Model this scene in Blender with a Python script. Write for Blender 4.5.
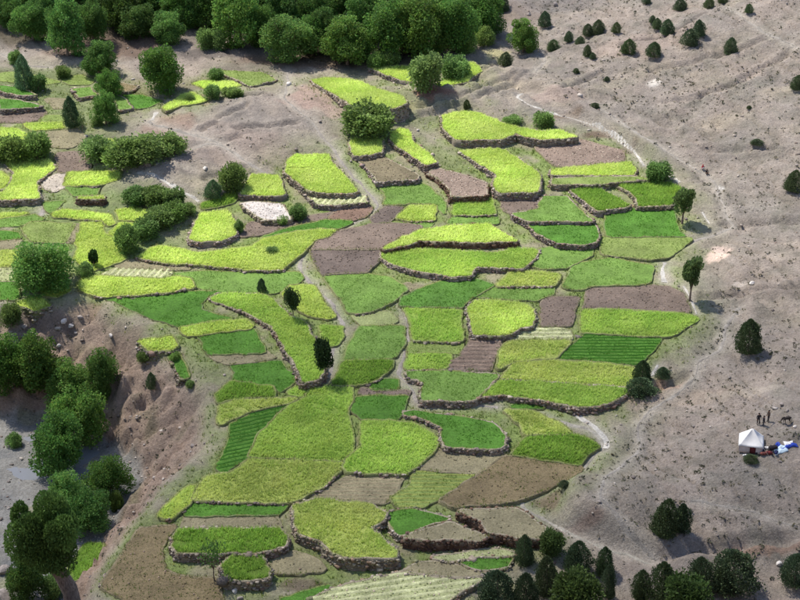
import bpy, math, random
import numpy as np
from mathutils import Vector, Matrix
from mathutils.geometry import tessellate_polygon

for o in list(bpy.data.objects): bpy.data.objects.remove(o, do_unlink=True)
SC = bpy.context.scene; COL = SC.collection
random.seed(7); RNG = np.random.default_rng(7)
R = math.radians
# ---------------------------------------------------------------- camera, sky, sun, exposure
CAM_Z = 97.0; PITCH = R(25.0); HFOV = R(32.0); F = 400.0 / math.tan(HFOV / 2)
cd = bpy.data.cameras.new('camera'); cam = bpy.data.objects.new('camera', cd); COL.objects.link(cam)
cam.location = (0, 0, CAM_Z); cam.rotation_euler = (math.pi / 2 - PITCH, 0, 0)
cd.sensor_width = 36; cd.lens = 18 / math.tan(HFOV / 2); cd.clip_start = 0.5; cd.clip_end = 12000
SC.camera = cam
SUN_EL = R(60.0); SUN_AZ = (-0.80, 0.60)          # horizontal direction towards the sun: far side, to the left
SD = Vector((SUN_AZ[0] * math.cos(SUN_EL), SUN_AZ[1] * math.cos(SUN_EL), math.sin(SUN_EL))).normalized()
w = bpy.data.worlds.new('World'); SC.world = w; w.use_nodes = True
nt = w.node_tree; bg = nt.nodes['Background']
sky = nt.nodes.new('ShaderNodeTexSky'); sky.sky_type = 'NISHITA'; sky.sun_disc = False
sky.sun_elevation = SUN_EL; sky.sun_rotation = math.atan2(SD.x, SD.y); sky.altitude = 2500
sky.dust_density = 4.5; sky.air_density = 0.8; sky.ozone_density = 0.6
nt.links.new(sky.outputs[0], bg.inputs[0]); bg.inputs[1].default_value = 0.15
sl = bpy.data.lights.new('sun', 'SUN'); sl.energy = 3.1; sl.angle = R(1.5); sl.color = (1.0, 0.955, 0.88)
so = bpy.data.objects.new('sun', sl); COL.objects.link(so)
so.rotation_euler = SD.to_track_quat('Z', 'Y').to_euler(); so.location = (-200, 300, 500)
SC.view_settings.view_transform = 'Standard'; SC.view_settings.look = 'None'
SC.view_settings.exposure = 1.02; SC.view_settings.gamma = 1.0; SC.view_settings.use_curve_mapping = False
SC.render.resolution_x = 1024; SC.render.resolution_y = 768

# ---------------------------------------------------------------- small tools
def s2l(c):
    c = np.asarray(c, float) / 255.0
    return np.where(c <= 0.04045, c / 12.92, ((c + 0.055) / 1.055) ** 2.4)
def _h(ix, iy, s):
    n = (ix.astype(np.int64) * 374761393 + iy.astype(np.int64) * 668265263 + s * 1274126177) & 0x7fffffff
    n = ((n ^ (n >> 13)) * 1103515245 + 12345) & 0x7fffffff
    n = ((n ^ (n >> 16)) * 69069 + 1) & 0x7fffffff
    return (n & 0xffff) / 65535.0
def vnoise(x, y, s=0):
    x = np.asarray(x, float); y = np.asarray(y, float)
    ix = np.floor(x); iy = np.floor(y); fx = x - ix; fy = y - iy
    fx = fx * fx * (3 - 2 * fx); fy = fy * fy * (3 - 2 * fy)
    a = _h(ix, iy, s); b = _h(ix + 1, iy, s); c = _h(ix, iy + 1, s); d = _h(ix + 1, iy + 1, s)
    return (a + (b - a) * fx) * (1 - fy) + (c + (d - c) * fx) * fy
def fbm(x, y, s=0, o=4):
    v = 0; a = 0.5; t = 0
    for k in range(o):
        v = v + a * vnoise(x, y, s + 17 * k); t += a; a *= 0.5; x = np.asarray(x) * 2.03 + 3.1; y = np.asarray(y) * 2.03 + 1.7
    return v / t
def sstep(a, b, x):
    t = np.clip((np.asarray(x, float) - a) / (b - a), 0, 1); return t * t * (3 - 2 * t)
def inside(poly, x, y):
    r = np.zeros(x.shape, bool); n = len(poly); j = n - 1
    for i in range(n):
        xi, yi = poly[i]; xj, yj = poly[j]
        if yi != yj:
            c = ((yi > y) != (yj > y)) & (x < (xj - xi) * (y - yi) / (yj - yi) + xi); r ^= c
        j = i
    return r
def pdist(poly, x, y):
    """distance to an open polyline, and the side (+ right of travel)"""
    best = np.full(x.shape, 1e18); side = np.zeros(x.shape)
    for i in range(len(poly) - 1):
        ax, ay = poly[i]; bx, by = poly[i + 1]; dx = bx - ax; dy = by - ay; L = dx * dx + dy * dy
        t = np.clip(((x - ax) * dx + (y - ay) * dy) / L, 0, 1)
        qx = ax + t * dx; qy = ay + t * dy; d = (x - qx) ** 2 + (y - qy) ** 2
        cr = dy * (x - ax) - dx * (y - ay); m = d < best - 1e-9
        best = np.where(m, d, best); side = np.where(m, np.sign(cr), side)
    return np.sqrt(best), side
CP, SP = math.cos(PITCH), math.sin(PITCH)
def rays(p):
    p = np.asarray(p, float).reshape(-1, 2); u = (p[:, 0] - 400) / F; v = -(p[:, 1] - 300) / F
    return np.stack([u, CP + v * SP, -SP + v * CP], 1)       # forward depth 1
def fan(y): return 0.15 * (np.minimum(y, 430) - 163.0)
def on_fan(p):
    d = rays(p); t = (CAM_Z + 0.15 * 163) / (0.15 * d[:, 1] - d[:, 2]); q = d * t[:, None]
    return q[:, :2]
HILL = on_fan([(470, -75), (508, -30), (522, 20), (508, 80), (590, 127), (640, 157), (688, 194), (712, 226), (668, 255), (694, 290), (702, 320),
               (660, 362), (606, 405), (610, 440), (545, 492), (562, 530), (640, 560), (720, 580), (830, 602)])
BANK = on_fan([(-190, 318), (0, 303), (24, 300), (100, 296), (135, 322), (190, 362), (214, 392), (214, 445), (180, 480), (150, 515), (116, 560), (90, 620)])
def at_fan(px, py): return on_fan([(px, py)])[0]
BUMPS = [(at_fan(455, 100), 16, 5, 2.2), (at_fan(490, 78), 10, 4, 2.0), (at_fan(235, 125), 26, 16, 3.0), (at_fan(170, 175), 12, 8, 1.6), (at_fan(520, 112), 8, 4, 1.0)]
SCARP = at_fan(588, 524); SEG2 = on_fan([(535, 102), (590, 127), (640, 157)])
def base(x, y):
    x = np.asarray(x, float); y = np.asarray(y, float)
    z = fan(y)
    d, s = pdist(HILL, x, y); dr = np.where(s < 0, np.minimum(d, 160), 0)
    z = z + 0.24 * (np.sqrt(dr * dr + 49) - 7)
    z = z + 3.2 * sstep(0.3, 2.6, dr) * np.exp(-((x - SCARP[0]) ** 2 / 150 + (y - SCARP[1]) ** 2 / 70))
    d2, _ = pdist(SEG2, x, y); z = z + 2.0 * sstep(.3, 1.8, dr) * np.exp(-(d2 / 7) ** 2)
    for (c, rx, ry, a) in BUMPS: z = z + a * np.exp(-(((x - c[0]) / rx) ** 2 + ((y - c[1]) / ry) ** 2))
    d, s = pdist(BANK, x, y); dl = np.where(s > 0, d, 0)
    riv = -8.6 + 0.02 * (y - 180)
    zz = z - 0.92 * (np.sqrt(dl * dl + 1.0) - 1.0)
    k = 1.2; hh = np.clip(0.5 + 0.5 * (zz - riv) / k, 0, 1); sm = riv + (zz - riv) * hh + k * hh * (1 - hh)
    z = np.where(dl > 0, np.maximum(sm, riv), z)
    z = np.where(y > 420, z + 0.10 * (y - 420) * 0.5, z)
    return np.maximum(z, 92.8 - 0.735 * np.maximum(y, -40))
def ground(p, hfun=base):
    """pixels of the photograph -> points on the terrain"""
    d = rays(p); n = len(d); lo = np.full(n, 90.0); hi = np.full(n, np.nan); t = 90.0
    prev = np.full(n, 90.0); done = np.zeros(n, bool)
    while t < 700 and not done.all():
        t += 1.0; q = d * t; hit = (~done) & (CAM_Z + q[:, 2] < hfun(q[:, 0], q[:, 1]))
        lo[hit] = prev[hit]; hi[hit] = t; done |= hit; prev[:] = t
    hi = np.where(np.isnan(hi), 700, hi); 
    for _ in range(14):
        m = (lo + hi) / 2; q = d * m[:, None]; b = CAM_Z + q[:, 2] < hfun(q[:, 0], q[:, 1])
        hi = np.where(b, m, hi); lo = np.where(b, lo, m)
    q = d * hi[:, None]; q[:, 2] += CAM_Z
    return q, hi
def mesh(name, V, faces, cols=None, smooth=False, fcol=None):
    """faces: list of int arrays (n,3) or (n,4)"""
    me = bpy.data.meshes.new(name); V = np.asarray(V, np.float32)
    me.vertices.add(len(V)); me.vertices.foreach_set('co', V.ravel())
    li = np.concatenate([np.asarray(f, np.int32).ravel() for f in faces])
    ls = []; c = 0
    for f in faces:
        k = f.shape[1]; ls.append(c + np.arange(len(f), dtype=np.int32) * k); c += len(f) * k
    ls = np.concatenate(ls); me.loops.add(len(li)); me.loops.foreach_set('vertex_index', li)
    me.polygons.add(len(ls)); me.polygons.foreach_set('loop_start', ls)
    if smooth: me.polygons.foreach_set('use_smooth', np.ones(len(ls), bool))
    me.update(calc_edges=True); me.validate()
    if cols is not None:
        a = me.color_attributes.new('Col', 'FLOAT_COLOR', 'POINT'); c4 = np.ones((len(V), 4), np.float32); c4[:, :3] = cols
        a.data.foreach_set('color', c4.ravel())
    return me
def put(name, me, mat, parent=None, loc=None):
    o = bpy.data.objects.new(name, me); COL.objects.link(o)
    if mat and me and not me.materials: me.materials.append(mat)
    if parent: o.parent = parent
    if loc is not None: o.location = loc
    return o
def tag(o, label=None, cat=None, group=None, kind=None):
    if label: o['label'] = label
    if cat: o['category'] = cat
    if group: o['group'] = group
    if kind: o['kind'] = kind
    return o
def empty(name, loc=(0, 0, 0)):
    o = bpy.data.objects.new(name, None); COL.objects.link(o); o.location = loc; o.empty_display_size = 0.3
    return o
# ---------------------------------------------------------------- materials
def base_mat(name):
    m = bpy.data.materials.new(name); m.use_nodes = True; n = m.node_tree.nodes; l = m.node_tree.links
    b = n['Principled BSDF']; b.inputs['Roughness'].default_value = 0.9; b.inputs['Specular IOR Level'].default_value = 0.15
    return m, n, l, b
def coords(n, l, s):
    tc = n.new('ShaderNodeNewGeometry'); mp = n.new('ShaderNodeMapping'); mp.inputs['Scale'].default_value = s if hasattr(s, '__len__') else (s, s, s)
    l.new(tc.outputs['Position'], mp.inputs[0]); return mp.outputs[0]
def noise(n, l, co, sc, det=6, rough=0.6):
    t = n.new('ShaderNodeTexNoise'); t.inputs['Scale'].default_value = sc; t.inputs['Detail'].default_value = det; t.inputs['Roughness'].default_value = rough
    l.new(co, t.inputs['Vector']); return t.outputs[0]
def ramp(n, l, f, a, b, ca, cb):
    r = n.new('ShaderNodeValToRGB'); e = r.color_ramp.elements; e[0].position = a; e[1].position = b
    e[0].color = (ca, ca, ca, 1) if not hasattr(ca, '__len__') else (*ca, 1); e[1].color = (cb, cb, cb, 1) if not hasattr(cb, '__len__') else (*cb, 1)
    l.new(f, r.inputs[0]); return r.outputs[0]
def mul(n, l, a, b, f=1.0):
    m = n.new('ShaderNodeMix'); m.data_type = 'RGBA'; m.blend_type = 'MULTIPLY'; m.inputs[0].default_value = f
    l.new(a, m.inputs[6]); l.new(b, m.inputs[7]); return m.outputs[2]
def mixc(n, l, f, a, b):
    m = n.new('ShaderNodeMix'); m.data_type = 'RGBA'; l.new(f, m.inputs[0])
    for i, c in ((6, a), (7, b)):
        if hasattr(c, '__len__'): m.inputs[i].default_value = (*c, 1)
        else: l.new(c, m.inputs[i])
    return m.outputs[2]
def bump(n, l, h, b, st, dist):
    k = n.new('ShaderNodeBump'); k.inputs['Strength'].default_value = st; k.inputs['Distance'].default_value = dist
    l.new(h, k.inputs['Height']); l.new(k.outputs[0], b.inputs['Normal']); return k
def attr(n): a = n.new('ShaderNodeVertexColor'); a.layer_name = 'Col'; return a.outputs[0]

def ground_mat():
    m, n, l, b = base_mat('stony_ground'); c = attr(n); co = coords(n, l, 1.0)
    big = ramp(n, l, noise(n, l, co, 0.22, 8, 0.65), 0.3, 0.72, 0.74, 1.16)
    fine = ramp(n, l, noise(n, l, co, 3.2, 6, 0.8), 0.34, 0.66, 0.66, 1.26)
    v = n.new('ShaderNodeTexVoronoi'); v.inputs['Scale'].default_value = 1.3; l.new(co, v.inputs['Vector'])
    dots = ramp(n, l, v.outputs['Distance'], 0.07, 0.18, 0.6, 1.0)
    v2 = n.new('ShaderNodeTexVoronoi'); v2.inputs['Scale'].default_value = 3.3; l.new(co, v2.inputs['Vector'])
    peb = ramp(n, l, v2.outputs['Distance'], 0.05, 0.2, 1.25, 1.0)
    gate = ramp(n, l, noise(n, l, co, 0.35, 4, 0.6), 0.38, 0.55, 0.0, 1.0)
    one = n.new('ShaderNodeRGB'); one.outputs[0].default_value = (1, 1, 1, 1)
    d2 = mixc(n, l, gate, one.outputs[0], dots)
    col = mul(n, l, mul(n, l, mul(n, l, mul(n, l, c, big), fine), d2), peb)
    l.new(col, b.inputs['Base Color']); b.inputs['Roughness'].default_value = 0.95
    bump(n, l, noise(n, l, co, 1.4, 9, 0.75), b, 1.0, 0.6); return m
def soil_mat():
    m, n, l, b = base_mat('tilled_soil'); c = attr(n); co = coords(n, l, 1.0)
    f = ramp(n, l, noise(n, l, co, 3.5, 6, 0.8), 0.3, 0.72, 0.55, 1.42)
    g = ramp(n, l, noise(n, l, co, 0.3, 5, 0.6), 0.3, 0.7, 0.74, 1.2)
    l.new(mul(n, l, mul(n, l, c, f), g), b.inputs['Base Color'])
    bump(n, l, noise(n, l, co, 2.5, 8, 0.75), b, 0.9, 0.25); return m
def wall_mat():
    m, n, l, b = base_mat('dry_stone'); c = attr(n); co = coords(n, l, (1, 1, 1.5))
    f = ramp(n, l, noise(n, l, co, 2.2, 7, 0.75), 0.3, 0.75, 0.6, 1.3)
    l.new(mul(n, l, c, f), b.inputs['Base Color']); bump(n, l, noise(n, l, co, 3.0, 8, 0.7), b, 1.0, 0.2); return m
def leaf_mat(name, trans=0.35, gloss=0.2):
    m, n, l, b = base_mat(name); oi = n.new('ShaderNodeObjectInfo'); c = mul(n, l, attr(n), oi.outputs['Color']); b.inputs['Roughness'].default_value = 0.6; b.inputs['Specular IOR Level'].default_value = gloss
    tr = n.new('ShaderNodeBsdfTranslucent'); mx = n.new('ShaderNodeMixShader'); mx.inputs[0].default_value = trans
    l.new(c, b.inputs['Base Color']); l.new(c, tr.inputs[0]); l.new(b.outputs[0], mx.inputs[1]); l.new(tr.outputs[0], mx.inputs[2])
    l.new(mx.outputs[0], n['Material Output'].inputs[0]); return m
def bark_mat():
    m, n, l, b = base_mat('bark'); co = coords(n, l, (5, 5, 1.2))
    l.new(ramp(n, l, noise(n, l, co, 2.0, 6, 0.7), 0.3, 0.7, (0.09, 0.062, 0.045), (0.40, 0.30, 0.23)), b.inputs['Base Color'])
    bump(n, l, noise(n, l, co, 2.5, 6, 0.7), b, 1.0, 0.15); return m
def plain(name, c, rough=0.85, var=0.25, sc=6.0):
    m, n, l, b = base_mat(name); co = coords(n, l, 1.0); c = np.asarray(c, float)
    l.new(ramp(n, l, noise(n, l, co, sc, 4, 0.6), 0.3, 0.7, tuple(c * (1 - var)), tuple(np.minimum(c * (1 + var), 0.9))), b.inputs['Base Color'])
    b.inputs['Roughness'].default_value = rough; return m
M_GROUND = ground_mat(); M_SOIL = soil_mat(); M_WALL = wall_mat()
M_CROP = leaf_mat('crop_leaf', 0.5); M_LEAF = leaf_mat('tree_leaf', 0.45); M_NEEDLE = leaf_mat('juniper_leaf', 0.25, 0.1); M_BARK = bark_mat()
CLOUD_OP = 0.32
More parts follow.
